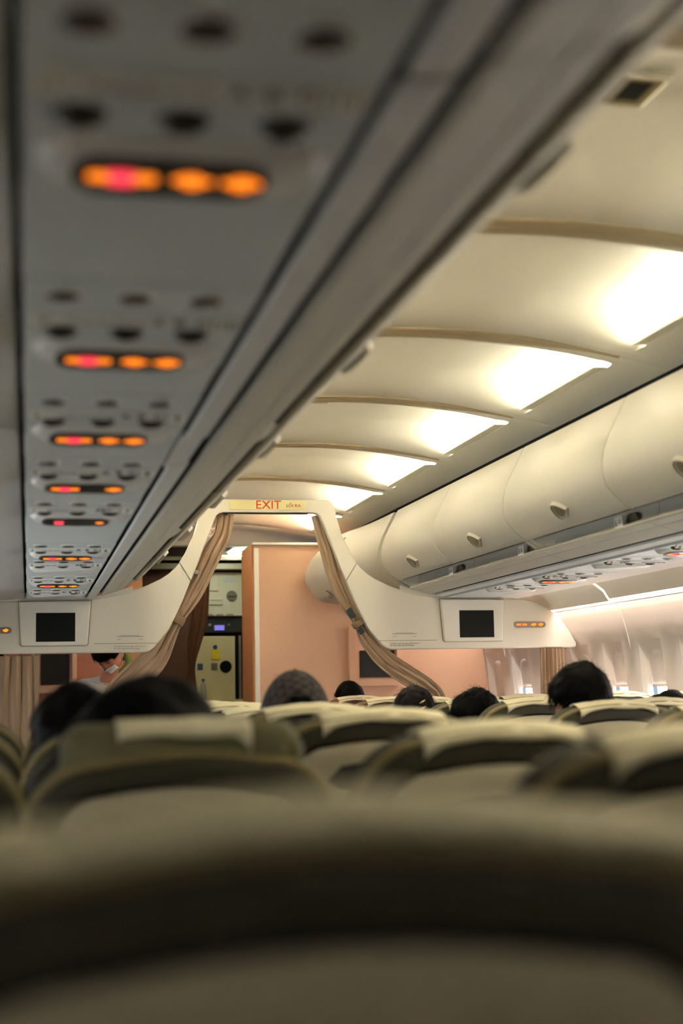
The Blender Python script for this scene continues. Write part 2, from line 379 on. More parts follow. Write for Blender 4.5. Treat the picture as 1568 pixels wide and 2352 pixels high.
def make_bin(sgn, ya, yb, start, end, label, handle_y, number=None, group='overhead bins'):
    """one bin door with its stretch of trough; start/end: trough closed at that end"""
    root = thing('overhead_bin', label, 'overhead bin', (0, ya, 0), 0, group)
    Ln = yb-ya
    ys = [(0.003, 0 if start else 1), (.05, 0 if start else 1), (.075, .35 if start else 1), (.11, .8 if start else 1), (.16, 1)]
    ys += [(Ln-.16, 1), (Ln-.11, .8 if end else 1), (Ln-.075, .35 if end else 1), (Ln-.05, 0 if end else 1), (Ln-.003, 0 if end else 1)]
    MB().loft([[(sgn*x, y, z) for x, z in body_sec(t)] for y, t in ys]).build('bin_body', M['bin'], root, angle=28)
    # door: thick curved panel with softened ends
    inn = [(x+.016, z+.004) for x, z in DOOR[:-1]]
    def ring(y, d): return [(sgn*(x+d), y, z) for x, z in DOOR]+[(sgn*(x+d*.3), y, z) for x, z in reversed(inn)]
    dr = MB().loft([ring(.003, .010), ring(.006, .004), ring(.012, 0), ring(Ln/2, 0), ring(Ln-.012, 0), ring(Ln-.006, .004), ring(Ln-.003, .010)]).build('bin_door', M['bin'], root, angle=45)
    MB().loft([[(sgn*x, y, z) for x, z in [(.700, 1.884), (.7235, 1.854), (.7485, 1.831), (.774, 1.8125), (.781, 1.803), (.800, 1.807), (.796, 1.822), (.760, 1.846), (.735, 1.868), (.710, 1.892)]] for y in (.02, Ln-.02)]).build('trough_shade', M['rubber'], dr, smooth=False)  # black strip added behind the door edge to paint the trough gap's shade
    # handle: teardrop paddle on the lower door, round end forward
    c = Vector((sgn*.687, handle_y-ya, 1.857)); nrm = Vector((-sgn*.76, 0, -.65)); ut = Vector((0, 1, 0)); vt = Vector((-sgn*.65, 0, .76))
    tear = []
    for k in range(28):
        a = 2*PI*k/28
        tear.append((-.056*math.cos(a), .044*math.sin(a)*math.sin(a/2)**1.1-.004))
    P = lambda u, v, h: c+ut*u+vt*v+nrm*h
    MB().loft([[P(u*1.14, v*1.16, -.012) for u, v in tear], [P(u*1.12, v*1.14, .002) for u, v in tear], [P(u*1.06, v*1.06, .0045) for u, v in tear], [P(u*.99, v*.99, .003) for u, v in tear], [P(u*.97, v*.97, -.001) for u, v in tear], [P(u*.6, v*.6, .003) for u, v in tear], [P(u*.2, v*.2, .004) for u, v in tear]]).build('door_handle', M['vent2'], dr, angle=30)
    MB().loft([[P(u*k_, v*k_, h) for u, v in tear] for k_, h in ((1.42, -.018), (1.32, -.007), (1.20, .000), (1.12, .0028), (1.07, .0025), (1.05, .000))]).build('handle_surround', M['bin'], dr, angle=60)
    # finger scoop in the trough wall
    MB().loft([[Vector((sgn*(.874-h), handle_y-ya-.30+r*.055*math.cos(t), 1.780+r*.034*math.sin(t))) for t in [PI*k/14 for k in range(15)]] for r, h in ((1.0, 0), (.95, .012), (.7, .008), (.3, .006))]).build('latch_scoop', M['vent2'], root)
    if number:
        y = handle_y-ya-.23
        pl = MB().box((sgn*.838, y, 1.781), (.003, .075, .05)).build('row_placard', M['white'], root, smooth=False)
        R = Matrix(((0, 0, -sgn), (-sgn, 0, 0), (0, 1, 0)))
        text('row_number', number, Vector((sgn*.8362, y+sgn*.022*(1), 1.781)), R, .034, M['ink'], pl)
        for j, dz in enumerate((.012, 0, -.012)):
            pass
        MB().box((sgn*.8362, y-sgn*.012, 1.781), (.001, .022, .004)).box((sgn*.8362, y-sgn*.012, 1.79), (.001, .014, .004)).build('placard_print', M['grey_ink'], pl, smooth=False)
    return root
M['vent2'] = mat('handle_plastic', srgb(112, 104, 82), .4)
RD = [2.6, 3.71, 4.83, 5.95, 7.07, 8.19]
nums = {1: None, 2: '6', 3: '5', 4: '4', 0: None}
for k in range(5):
    lab = ['closed cream overhead bin door on the right, nearest the camera and cut by the frame', 'closed cream overhead bin on the right at the edge of the frame',
           'cream overhead bin on the right with oval handle above the row 6 lettering', 'cream overhead bin on the right, middle of the three with whole handles in view', 'cream overhead bin on the right touching the cabin divider'][k]
    make_bin(1, RD[k], RD[k+1], k % 2 == 1, k % 2 == 0, lab, (RD[k]+RD[k+1])/2-.06, nums[k], 'right overhead bins')
LDl = [-1.08+1.12*k for k in range(9)]
ords = ['', '', 'first', 'second', 'third', 'fourth', 'fifth', 'sixth', 'seventh', 'eighth']
for k in range(8):
    lab = 'grey undersided overhead bin on the left directly above and behind the camera' if k < 2 else 'overhead bin on the left seen from below, %s one ahead of the camera' % ords[k]
    if k < 1: continue
    make_bin(-1, LDl[k], LDl[k+1] if k < 7 else 8.195, k % 2 == 0, k % 2 == 1, lab, (LDl[k]+LDl[k+1])/2, None, 'left overhead bins')
# forward bin beyond the divider on the right, with flared rounded end
def fwd_bin():
    root = thing('overhead_bin', 'rounded end of the forward overhead bin seen through the curtain opening', 'overhead bin', (0, 8.27, 0), 0, 'right overhead bins')
    mb = MB(); rings = []
    for y, f in ((0, 0), (.3, .02), (.6, .15), (.85, .45), (1.05, .8), (1.25, 1), (1.42, 1.0), (1.50, .93), (1.54, .8)):
        rings.append([(x-.165*f*(1-abs((z-1.93)/.30)**2.2*.7), y, z+(-.03*f if z < 1.85 else 0)) for x, z in DOOR[:-1]]+[(.83, y, 1.745), (.966, y, 1.713), (1.5, y, 1.84), (1.6, y, 2.05), (1.3, y, 2.2)])
    mb.loft(rings); b = mb.build('bin_body', M['bin'], root, angle=40)
    nrm = Vector((-.75, 0, -.66)); vt = Vector((-.66, 0, .75)); c = Vector((.60, 1.12, 1.80))
    el = [(.055*math.cos(2*PI*k/24), .03*math.sin(2*PI*k/24)) for k in range(24)]
    MB().loft([[c+Vector((0, u*s, 0))+vt*(v*s)+nrm*h for u, v in el] for s, h in ((1.1, -.02), (1.1, .006), (.95, .006), (.6, .002), (.2, .003))]).build('door_handle', M['vent2'], root)
    mb = MB(); y = .95
    mb.tube([(x-.165*.65*(1-abs((z-1.93)/.30)**2.2*.7)-.001, y, z+(-.02 if z < 1.85 else 0)) for x, z in DOOR[1:-2]], .003, 6)
    mb.build('bin_seam', M['vent2'], root)
fwd_bin()

# strips and fillers between bins and service panels
def run(sgn, name, sec, ya, yb, m, **k):
    return struct(MB().loft([[(sgn*x, y, z) for x, z in sec] for y in (ya, yb)]).build(name, m, smooth=False, **k))
STR = [(.988, 1.7115), (1.036, 1.7035), (1.040, 1.712), (.988, 1.722)]
for j, (a, b) in enumerate(((Y0, 1.17), (1.185, 3.03), (3.40, 5.72), (5.735, 8.19))): run(-1, 'trim_%d' % (20+j), STR, a, b, M['under'], bevel=.003)
run(-1, 'trim_24', [(.992, 1.716), (1.046, 1.706), (1.05, 1.716), (.992, 1.726)], 3.0, 3.42, M['under'])
run(1, 'trim_25', STR, 2.6, 8.19, M['under'], bevel=.003)
DK = [(.95, 1.735), (1.43, 1.735), (1.43, 1.76), (.95, 1.76)]  # black backing, its colour stands in for shade inside the gaps
run(-1, 'trim_26', DK, Y0, 8.19, M['dark']); run(1, 'trim_27', DK, 2.6, 8.19, M['dark'])
# the pale outer ledge on the right, beside the cove
run(1, 'trim_28', [(1.385, 1.702), (1.50, 1.690), (1.512, 1.693), (1.515, 1.71), (1.385, 1.72)], 2.6, 8.19, M['wall'], bevel=.004)

# ------------------------------------------------------------------ service panels
def tilt(t): # text plane facing down and aft
    t = math.radians(t); return Matrix(((1, 0, 0), (0, -math.cos(t), -math.sin(t)), (0, math.sin(t), -math.cos(t))))
def psu(sgn, y0, row, letters, kind, label, lit=(1, 1, 1), group=None, wide=True):
    """kind: 'sign' wide letters over a lit sign bar, 'plain' letters only"""
    xa, xb = (-1.366, -1.062) if sgn < 0 else (1.062, 1.366)
    xc = (xa+xb)/2; ZP = 1.698
    root = thing('passenger_service_unit', label, 'service unit', (xc, y0, ZP), 0, group)
    MB().loft([[(x, y, 0) for x, y in rrect(-.1565, .1565, -.36, .11, .008)], [(x, y, .012) for x, y in rrect(-.1565, .1565, -.36, .11, .008)]]).build('base_panel', M['psu'], root, bevel=.002)
    # raised pod around the signs with sloping ends
    MB().loft([[(x, y, .002) for x, y in rrect(-.147, .145, -.055, .055, .05)], [(x, y, -.007) for x, y in rrect(-.140, .138, -.046, .048, .044)], [(x, y, -.012 if y < 0 else -.018) for x, y in rrect(-.128, .125, -.040, .042, .038)]]).build('sign_pod', M['pod'], root, angle=60)
    if kind == 'sign':
        sx = -.012
        def fz(y): return -.0135-.0075*(y+.035)/.07*1.4
        bar = MB().loft([[(x+sx, y, fz(y)+.006) for x, y in rrect(-.098, .098, -.034, .036, .033)], [(x+sx, y, fz(y)-.002) for x, y in rrect(-.098, .098, -.034, .036, .033)]]).build('sign_bar', M['sign'], root)
        R = None
        def q(poly, m, nm):
            MB().loft([[(x+sx, y, fz(y)-.0022) for x, y in poly], [(x+sx, y, fz(y)-.0034) for x, y in poly]]).build(nm, m, bar)
        if lit[0]:
            x0, x1 = (-.082, -.013) if lit[0] == 1 else (-.058, -.038)
            if lit[0] == 1:
                q(rrect(x0, -.058, -.008, .008, .006), M['orange'], 'cigarette_sign'); q(rrect(-.037, x1, -.008, .008, .006), M['orange'], 'cigarette_sign')
            mb = MB()
            cx = -.048
            for th in (45, 135):
                c, s_ = math.cos(math.radians(th)), math.sin(math.radians(th))
                pl = [(cx+c*a-s_*b, s_*a+c*b) for a, b in ((-.015, -.0045), (.015, -.0045), (.015, .0045), (-.015, .0045))]
                mb.loft([[(x+sx, y, fz(y)-.0024) for x, y in pl], [(x+sx, y, fz(y)-.0046) for x, y in pl]])
            pl = [(cx+.011*math.cos(2*PI*k/20), .011*math.sin(2*PI*k/20)) for k in range(20)]
            mb.loft([[(x+sx, y, fz(y)-.0024) for x, y in pl], [(x+sx, y, fz(y)-.0044) for x, y in pl]])
            mb.build('prohibition_cross', M['pink'], bar)
        belt = [(-.026, -.003), (-.012, -.012), (.004, -.013), (.010, -.006), (.022, -.004), (.022, .003), (.010, .006), (.004, .013), (-.010, .012), (-.016, .004), (-.026, .003)]
        if lit[1]: q([(.024+x*.85, y) for x, y in belt], M['orange'], 'seat_belt_sign')
        if lit[2]: q([(.070-x*.85*(1 if lit[2] == 1 else .6), y*(1 if lit[2] == 1 else .7)) for x, y in reversed(belt)], M['orange'], 'seat_belt_sign')
    # label plate tilted towards the seats
    Rt = tilt(20); lc = Vector((0, -.185, -.007))
    MB().box(lc+Rt @ Vector((0, 0, -.004)), (.262, .028, .008), Rt).build('label_plate', M['pod'], root, bevel=.002)
    T = lambda u, v: lc+Rt @ Vector((u, v, .0004))
    yy = 0
    text('safety_notice', 'Life vest under your seat', T(-.045 if sgn < 0 else .065, -.003), Rt, .011, M['grey_ink'], root)
    s = '  '.join(letters) if wide else letters
    text('seat_letters', s, T(.062 if sgn < 0 else -.07, .001), Rt, .026 if wide else .024, M['ink'], root)
    ox = .125 if sgn < 0 else -.135
    MB().box(lc+Rt @ Vector((ox+.004, 0, -.003)), (.032, .030, .008), Rt).build('row_plate', M['white'], root, bevel=.001)
    text('row_number', row, lc+Rt @ Vector((ox+.004, 0, .0016)), Rt, .027, M['ink'], root)
    MB().box(lc+Rt @ Vector((ox-.016, 0, .0006)), (.0016, .026, .001), Rt).build('divider_line', M['ink'], root, smooth=False)
    if sgn < 0:
        MB().box(lc+Rt @ Vector((-.134, 0, -.003)), (.026, .030, .008), Rt).build('row_plate', M['white'], root, bevel=.001)
        text('row_number', row, lc+Rt @ Vector((-.134, 0, .0016)), Rt, .022, M['grey_ink'], root)
    # reading lights and air nozzles
    for x in (-.105, -.01, .085):
        MB().disc((x, -.295, .002), (0, 0, -1), .028, .006, 24, .026).build('reading_light_ring', M['pod'], root, angle=30)
        MB().disc((x, -.295, -.0041), (0, 0, -1), .023, .003, 24, .017).build('reading_light', M['lens'], root)
        nz = MB(); rings = []
        for r, h in ((.026, .001), (.026, -.003), (.022, -.007), (.016, -.011), (.010, -.012), (.009, -.008)):
            rings.append([(x+r*math.cos(2*PI*k/20), -.105+r*math.sin(2*PI*k/20)*.85, h) for k in range(20)])
        nz.loft(rings).build('air_nozzle', M['lens'], root)
    return root
M['lens'] = mat('dark_lens', srgb(52, 44, 34), .3)
def filler(sgn, ya, yb, n):
    xa, xb = 1.058, 1.372
    mb = MB(); mb.box((sgn*(xa+xb)/2, (ya+yb)/2, 1.705), (xb-xa, yb-ya-.004, .012)); return struct(mb.build('trim_%d' % n, M['psu'], bevel=.003))
gl = 'service units above the left seats'
LS = [(1.385, '11', 'ABC', 'sign', (1, 1, 1)), (2.19, '10', 'ABC', 'sign', (1, 1, 1)), (2.90, '9', 'ABC', 'sign', (1, 1, 1)), (3.61, '8', 'ABC', 'sign', (1, 0, 1)),
      (4.33, '7', 'ABC', 'sign', (2, 0, 2)), (5.50, '6', 'ABC', 'sign', (1, 1, 1)), (6.12, '5', 'ABC', 'plain', (0, 0, 0)), (6.92, '4', 'ABC', 'sign', (1, 1, 1)), (7.72, '3', 'CBA', 'plain', (0, 0, 0))]
LSL = ['large blurred overhead unit with three glowing orange and red signs, nearest the camera', 'overhead unit on the left with lit signs, second from the camera',
       'overhead unit on the left with three lit signs, third from the camera', 'left overhead unit with a lit red cross and only one orange belt sign',
       'overhead unit on the left with one small red and one small orange light', 'left overhead unit marked ABC 6 with all its signs lit', 'left overhead unit marked ABC 5 with no lit sign',
       'left overhead unit marked ABC 4 with lit signs', 'left overhead unit closest to the cabin divider, unlit']
for (y, r, l, k, lit), lab in zip(LS, LSL): psu(-1, y, r, l, k, lab, lit, gl, wide=(r in ('6', '4', '8', '9', '10', '11', '3')))
RS = [(4.6, '7', 'DEF', 'plain'), (5.28, '6', 'DEF', 'sign'), (5.95, '5', 'DEF', 'plain'), (6.72, '4', 'DEF', 'sign'), (7.46, '3', 'DEF', 'plain')]
RSL = ['right overhead unit at the frame edge behind the one marked 6 DEF', 'right overhead unit marked 6 DEF with a lit sign bar', 'right overhead unit marked 5 DEF with no lit sign', 'right overhead unit marked 4 DEF with a lit sign bar', 'small far right overhead unit marked 3 DEF near the divider']
for (y, r, l, k), lab in zip(RS, RSL): psu(1, y, r, l, k, lab, (1, 1, 1), 'service units above the right seats', wide=(k == 'sign'))
n = 30
ed = [(-3.2, 1.06)]+[(LS[i][0]+.112, LS[i+1][0]-.362) for i in range(len(LS)-1)]+[(7.833, 8.19)]
for a, b in ed:
    if b-a > .03: filler(-1, a, b, n); n += 1
ed = [(2.6, 4.236)]+[(RS[i][0]+.112, RS[i+1][0]-.362) for i in range(len(RS)-1)]+[(7.573, 8.19)]
for a, b in ed:
    if b-a > .03: filler(1, a, b, n); n += 1

# ------------------------------------------------------------------ ceiling speakers
def vent(x, y, sx, sy, label):
    root = thing('ceiling_speaker', label, 'speaker', (x, y, zc(x)+.0655), 0)
    fr = MB(); a = rrect(-sx, sx, -sy, sy, .01); b = rrect(-sx*.86, sx*.86, -sy*.86, sy*.86, .006)
    fr.loft([[(p, q, .003) for p, q in a], [(p, q, -.008) for p, q in a], [(p, q, -.008) for p, q in b], [(p, q, .001) for p, q in b]], True, False); fr.build('speaker_frame', M['ceil'], root, angle=30)
    g = MB(); g.box((0, 0, -.001), (sx*1.72, sy*1.72, .002)); g.build('speaker_plate', M['vent'], root, smooth=False)
    g = MB()
    for k in range(9):
        g.box((0, (-.5+k/8)*sy, -.003), (sx*.9, sy*.05, .003))
    g.build('speaker_grille', M['rubber'], root, smooth=False)
vent(-.085, 6.24, .045, .04, 'small square speaker grille in the ceiling beside the left bins')
vent(-.073, 2.81, .060, .085, 'square beige speaker grille in the ceiling at the upper right corner')

# ------------------------------------------------------------------ cabin divider with exit sign
YD = 8.20
div = thing('cabin_divider', 'cream cabin divider arch with EXIT header, two side wings and screens', 'divider', (0, YD, 0))
HOUT = [(.0, 2.275), (.345, 2.275), (.372, 2.265), (.388, 2.24), (.405, 2.17), (.434, 2.068), (.484, 1.962), (.520, 1.905)]
HIN = [(.455, 1.802), (.418, 1.89), (.365, 2.03), (.318, 2.150), (.305, 2.180), (.285, 2.195), (.262, 2.199), (0, 2.199)]
def mir(P): return [(-x, z) for x, z in reversed(P)]
half = HOUT+HIN
outl = [(x, z) for x, z in HOUT[1:]]+HIN[:-1]
full = mir(HOUT[1:])
poly = [(-x, z) for x, z in reversed(HOUT[1:])]+HOUT[1:]+HIN[:-1]+[(-x, z) for x, z in reversed(HIN[:-1])]
MB().loft([[(x, 0, z) for x, z in poly], [(x, .06, z) for x, z in poly]]).build('header_arch', M['divider'], div, bevel=.006, seg=3)
WING = [(.5215, 1.903), (.541, 1.878), (.58, 1.843), (.626, 1.812), (.712, 1.784-.012), (.80, 1.742), (.90, 1.715), (1.03, 1.700), (1.42, 1.690), (1.53, 1.688), (1.60, 1.672), (1.68, 1.640), (1.755, 1.592), (1.82, 1.505), (1.868, 1.425), (1.870, 1.408), (1.86, 1.397), (1.4, 1.396), (.72, 1.396), (.69, 1.403), (.66, 1.425), (.62, 1.475), (.58, 1.525), (.54, 1.605), (.50, 1.690), (.4568, 1.800)]
for sgn in (1, -1):
    wg = MB().loft([[(sgn*x, 0, z) for x, z in WING], [(sgn*x, .06, z) for x, z in WING]]).build('side_wing', M['divider'], div, bevel=.008, seg=3)
    # lower seam of the wing
    MB().box((sgn*.82, -.0005, 1.448), (.36, .001, .003)).build('wing_seam', M['vent'], wg, smooth=False)
    # screen housing
    tr = [(1.018, 1.690), (1.415, 1.686), (1.402, 1.448), (1.395, 1.438), (1.045, 1.438), (1.035, 1.448)]
    ins = lambda p, s: ((p[0]-1.217)*s+1.217, (p[1]-1.56)*s+1.56)
    hs = MB().loft([[(sgn*x, .0, z) for x, z in tr], [(sgn*ins(p, 1)[0], -.012, ins(p, 1)[1]) for p in tr], [(sgn*ins(p, .965)[0], -.020, ins(p, .965)[1]) for p in tr]]).build('screen_housing', M['bezel'], div, bevel=.003)
    MB().loft([[(sgn*ins(p, 1.02)[0], -.0002, ins(p, 1.02)[1]) for p in tr], [(sgn*ins(p, 1.02)[0], -.002, ins(p, 1.02)[1]) for p in tr]]).build('housing_gap', M['vent'], div, smooth=False)
    x0, x1 = (1.133, 1.345) if sgn > 0 else (1.105, 1.319)
    MB().box((sgn*(x0+x1)/2, -.0205, 1.541), (x1-x0, .003, .160)).build('screen', M['screen'], hs, smooth=False)
    # placards
    px = sgn*.80
    pl = MB().box((px, -.001, 1.488), (.155, .002, .044)).build('notice_plate', M['divider'], div, smooth=False)
    MB().box((px, -.0024, 1.492), (.11, .001, .0022)).box((px, -.0024, 1.4865), (.15, .001, .0028)).box((px-.062, -.0024, 1.4705), (.02, .001, .0018)).box((px+.06, -.0024, 1.4705), (.024, .001, .0018)).build('notice_print', M['grey_ink'], pl, smooth=False)
    RX = Matrix(((1, 0, 0), (0, 0, -1), (0, 1, 0)))
    pl = MB().box((px+.005, -.001, 1.424), (.20, .002, .03)).build('notice_plate', M['divider'], div, smooth=False)
    text('curtain_notice', 'Curtain must be open and secured\nfor taxi, take off and landing', Vector((px-.088, -.0026, 1.4255)), RX, .0125, M['grey_ink'], div, 'LEFT')
# overhead signs on both wings
def wing_sign(x0, x1, sgn):
    zc_ = 1.535 if sgn > 0 else 1.527
    b = MB().loft([[(x, -.0, z) for x, z in rrect(x0, x1, zc_-.018, zc_+.018, .017)], [(x, -.005, z) for x, z in rrect(x0, x1, zc_-.018, zc_+.018, .017)]]).build('sign_bar', M['sign2'], div)
    L = x1-x0
    def q(poly, m, nm): MB().loft([[(x, -.0052, z) for x, z in poly], [(x, -.0064, z) for x, z in poly]]).build(nm, m, b)
    q(rrect(x0+L*.07, x0+L*.21, zc_-.005, zc_+.005, .004), M['orange'], 'cigarette_sign'); q(rrect(x0+L*.27, x0+L*.40, zc_-.005, zc_+.005, .004), M['orange'], 'cigarette_sign')
    cx = x0+L*.235; st = [(cx+.011*(1 if k % 2 else .5)*math.cos(2*PI*k/8), zc_+.011*(1 if k % 2 else .5)*math.sin(2*PI*k/8)) for k in range(8)]
    q(st, M['pink'], 'prohibition_cross')
    bl = [(-.020, -.003), (-.008, -.010), (.006, -.011), (.012, -.003), (.020, 0), (.012, .006), (.002, .010), (-.008, .006), (-.020, .003)]
    q([(x0+L*.62+x*.9, zc_+z*.85) for x, z in bl], M['orange'], 'seat_belt_sign'); q([(x0+L*.85+x*.8, zc_+z*.9) for x, z in bl], M['orange'], 'seat_belt_sign')
M['sign2'] = mat('wing_sign_glass', srgb(150, 132, 112), .3)
wing_sign(1.478, 1.676, 1); wing_sign(-1.655, -1.452, -1)
ex = MB().loft([[(x, -.001, z) for x, z in rrect(-.226, .220, 2.214, 2.268, .006)], [(x, -.006, z) for x, z in rrect(-.226, .220, 2.214, 2.268, .006)]]).build('exit_plate', M['exit'], div)
RX = Matrix(((1, 0, 0), (0, 0, -1), (0, 1, 0)))
text('exit_lettering', 'EXIT', Vector((-.002, -.0075, 2.2405)), RX, .070, M['red_ink'], ex, sx=1.06, ext=.0008)
text('exit_lettering', 'LỐI RA', Vector((.146, -.0075, 2.238)), RX, .025, M['red_ink'], ex, sx=1.15)
MB().box((-.015, .03, 2.1955), (.50, .02, .006)).build('curtain_rail', M['rubber'], div, smooth=False)

for sgn, nm in ((1, 'trim_120'), (-1, 'trim_121')):
    struct(MB().box((sgn*1.26, 8.228, 1.715), (.56, .05, .055)).build(nm, M['divider'], bevel=.006))
for sgn, nm in ((1, 'trim_122'), (-1, 'trim_123')):
    sec = [(.785, 1.772), (.842, 1.752), (.985, 1.716), (.985, 1.695), (.80, 1.730), (.785, 1.737)]
    struct(MB().loft([[(sgn*x, y, z) for x, z in sec] for y in (8.198, 8.24)]).build(nm, M['bin'], smooth=False))
# ------------------------------------------------------------------ curtains
def swag(name, pts, pleats, m, label, cat='curtain', seed=0, parts=None, depth=.035, group=None, ppl=8, crumple=0.0):
    """gathered cloth following a path; pts = (centre, half width)"""
    root = thing(name, label, cat, (pts[0][0].x, pts[0][0].y, 0), 0, group)
    org = root.location
    C = catmull([p for p, _ in pts], 7); Wd = catmull([Vector((h, 0, 0)) for _, h in pts], 7)
    nu = pleats*ppl; rings = []
    for i, c in enumerate(C):
        t = (C[min(i+1, len(C)-1)]-C[max(i-1, 0)]); t.normalize()
        side_ = Vector((0, 1, 0)).cross(t); side_.normalize()
        if side_.x < 0: side_ = -side_
        wd = Wd[i].x; dep = depth*(.55+.45*min(1, wd/.07))
        ring = []
        for j in range(nu*2):
            front = j < nu; q = j/nu if front else (2*nu-1-j)/nu
            u = (q-.5)*2
            ph = q*pleats*2*PI
            wob = .6*noise.noise(Vector((q*3.1+seed, i*.10, seed*1.7)))
            z = math.sin(ph+wob*2.6)*(.7+.6*noise.noise(Vector((q*5, i*.13, seed+9))))+crumple*(.9*noise.noise(Vector((q*4+i*.05, i*.22, seed+3)))+.5*noise.noise(Vector((q*9, i*.45, seed+6))))
            off = dep*(.45*z+(-.5 if front else .15))*(1-.25*u*u)
            uu = u+ .22/pleats*math.sin(ph*2+wob)
            ring.append(c+side_*(wd*uu*(1+.05*wob))+Vector((0, off, 0))-Vector((org.x, org.y, 0)))
        rings.append(ring)
    MB().loft(rings).build('curtain_cloth', m, root, angle=180)
    return root, C
YC = 8.262
Lp = [((518, 1181), .052), ((511, 1228), .050), ((491, 1265), .060), ((470, 1310), .056), ((443, 1365), .056), ((408, 1425), .036), ((385, 1462), .055), ((358, 1510), .078), ((318, 1555), .092), ((275, 1610), .10), ((255, 1720), .10), ((250, 2040), .11)]
root, C = swag('aisle_curtain', [(at(x, y, YC), h) for (x, y), h in Lp], 3, M['curtain'], 'beige curtain gathered to the left of the aisle opening and tied with a band', seed=1, group='curtains at the cabin divider', ppl=14, crumple=.9, depth=.045)
def band(root, px, py, wpx, hpx, ang, Y, m, nm, dy=-.045, th=.012):
    c = at(px, py, Y)-root.location; k = Y/FPX
    R = Matrix.Rotation(math.radians(ang), 3, 'Y')
    MB().box(c+Vector((0, dy, 0)), (wpx*k, th, hpx*k), R).build(nm, m, root, bevel=.004)
c_ = at(408, 1425, YC)-root.location
M['tie'] = mat('tie_band_cloth', srgb(136, 112, 86), .85, bump=.3, scale=600)
def ring_band(root, px, py, hw, hh, ang):
    c = at(px, py, YC)-root.location; R = Matrix.Rotation(math.radians(ang), 3, 'Y'); rings = []
    for z in (-hh, -hh*.8, hh*.8, hh):
        g = .003 if abs(z) == hh else .007
        rings.append([c+R @ Vector(((hw+g)*math.cos(t)*(1-.0*z), (.030+g)*math.sin(t)-.006, z)) for t in [2*PI*k/24 for k in range(24)]])
    MB().loft(rings).build('tie_band', M['tie'], root, angle=60)
ring_band(root, 407, 1423, .038, .026, 27)
MB().disc(at(449, 1316, YC)-root.location+Vector((0, -.05, 0)), (0, -1, 0), .013, .006, 16).build('curtain_snap', M['steel'], root)
Rp = [((730, 1183), .040), ((745, 1240), .046), ((760, 1295), .046), ((775, 1340), .042), ((800, 1392), .038), ((822, 1430), .030), ((846, 1472), .048), ((885, 1515), .060), ((932, 1548), .062), ((978, 1577), .058), ((1004, 1610), .055), ((1015, 1720), .07), ((1018, 2000), .08)]
root, C = swag('aisle_curtain', [(at(x, y, YC), h) for (x, y), h in Rp], 3, M['curtain'], 'beige curtain tied back right of the aisle opening, over the pink wall', seed=5, group='curtains at the cabin divider', ppl=14, crumple=.7, depth=.042)
ring_band(root, 823, 1431, .037, .018, -32)
band(root, 803, 1409, 14, 24, -32, YC, M['tag'], 'curtain_tag', -.034); band(root, 826, 1450, 13, 14, -32, YC, M['tag'], 'curtain_tag', -.034)
def hang(x0, x1, z0, Y, pleats, m, label, seed, z1=.05, depth=.05, nm='side_curtain'):
    xm = (x0+x1)/2; h = (x1-x0)/2
    pts = [(Vector((xm, Y, z0-(z0-z1)*k/6)), h*(1 if k else .98)) for k in range(7)]
    return swag(nm, pts, pleats, m, label, seed=seed, depth=depth, group='curtains at the cabin divider')
r, _ = hang(-1.60, -1.285, 1.385, 8.235, 5, M['curtain'], 'beige pleated curtain hanging under the left wing below its screen', 11, depth=.06)
for k in range(4):
    MB().tube([(-1.58+.088*k+1.4425, 0, 1.397), (-1.58+.088*k+1.4425, -.012, 1.385), (-1.58+.088*k+1.4425, 0, 1.374)], .003, 6).build('curtain_hook', M['steel'], r)
hang(1.645, 1.815, 1.393, 8.235, 7, M['curtain'], 'grey beige pleated curtain hanging under the right wing beside the windows', 15)

# ------------------------------------------------------------------ forward walls, monitors, galley
def wall_poly(xs, ztop, Y, nm, m, dpt):
    pass
# right forward wall follows the hull
M['leftwall'] = mat('shaded_pink_laminate', srgb(190, 122, 96), .55, bump=.08, scale=900)  # pink laminate darkened, the dimness of the left side put into its colour
zs = [0, .4, .8, 1.0, 1.2, 1.4, 1.6, 1.8, 2.0, 2.19]
poly = [(.172, 0)]+[(hullx(z, 9.9)+.01, z) for z in zs]+[(.172, 2.19)]
struct(MB().loft([[(x, 9.90, z) for x, z in poly], [(x, 10.40, z) for x, z in poly]]).build('wall_front', M['pinkwall'], smooth=False))
struct(MB().box((.1665, 10.16, 1.095), (.011, .50, 2.19)).build('trim_60', M['wood'], smooth=False))
struct(MB().box((.190, 9.894, 1.08), (.032, .012, 2.16)).build('trim_61', M['white2'] if 'white2' in M else M['white'], bevel=.004))
struct(MB().box((.9, 9.885, 2.188), (1.48, .03, .018)).build('trim_62', M['white'], bevel=.005))
poly = [(-hullx(z, 9.9)-.01, z) for z in zs]+[(-.70, 2.19), (-.70, 0)]
struct(MB().loft([[(x, 9.90, z) for x, z in poly], [(x, 10.40, z) for x, z in poly]]).build('wall_front_left', M['leftwall'], smooth=False))
struct(MB().box((-.65, 10.15, 1.095), (.10, .52, 2.19)).build('trim_63', M['wood'], smooth=False))
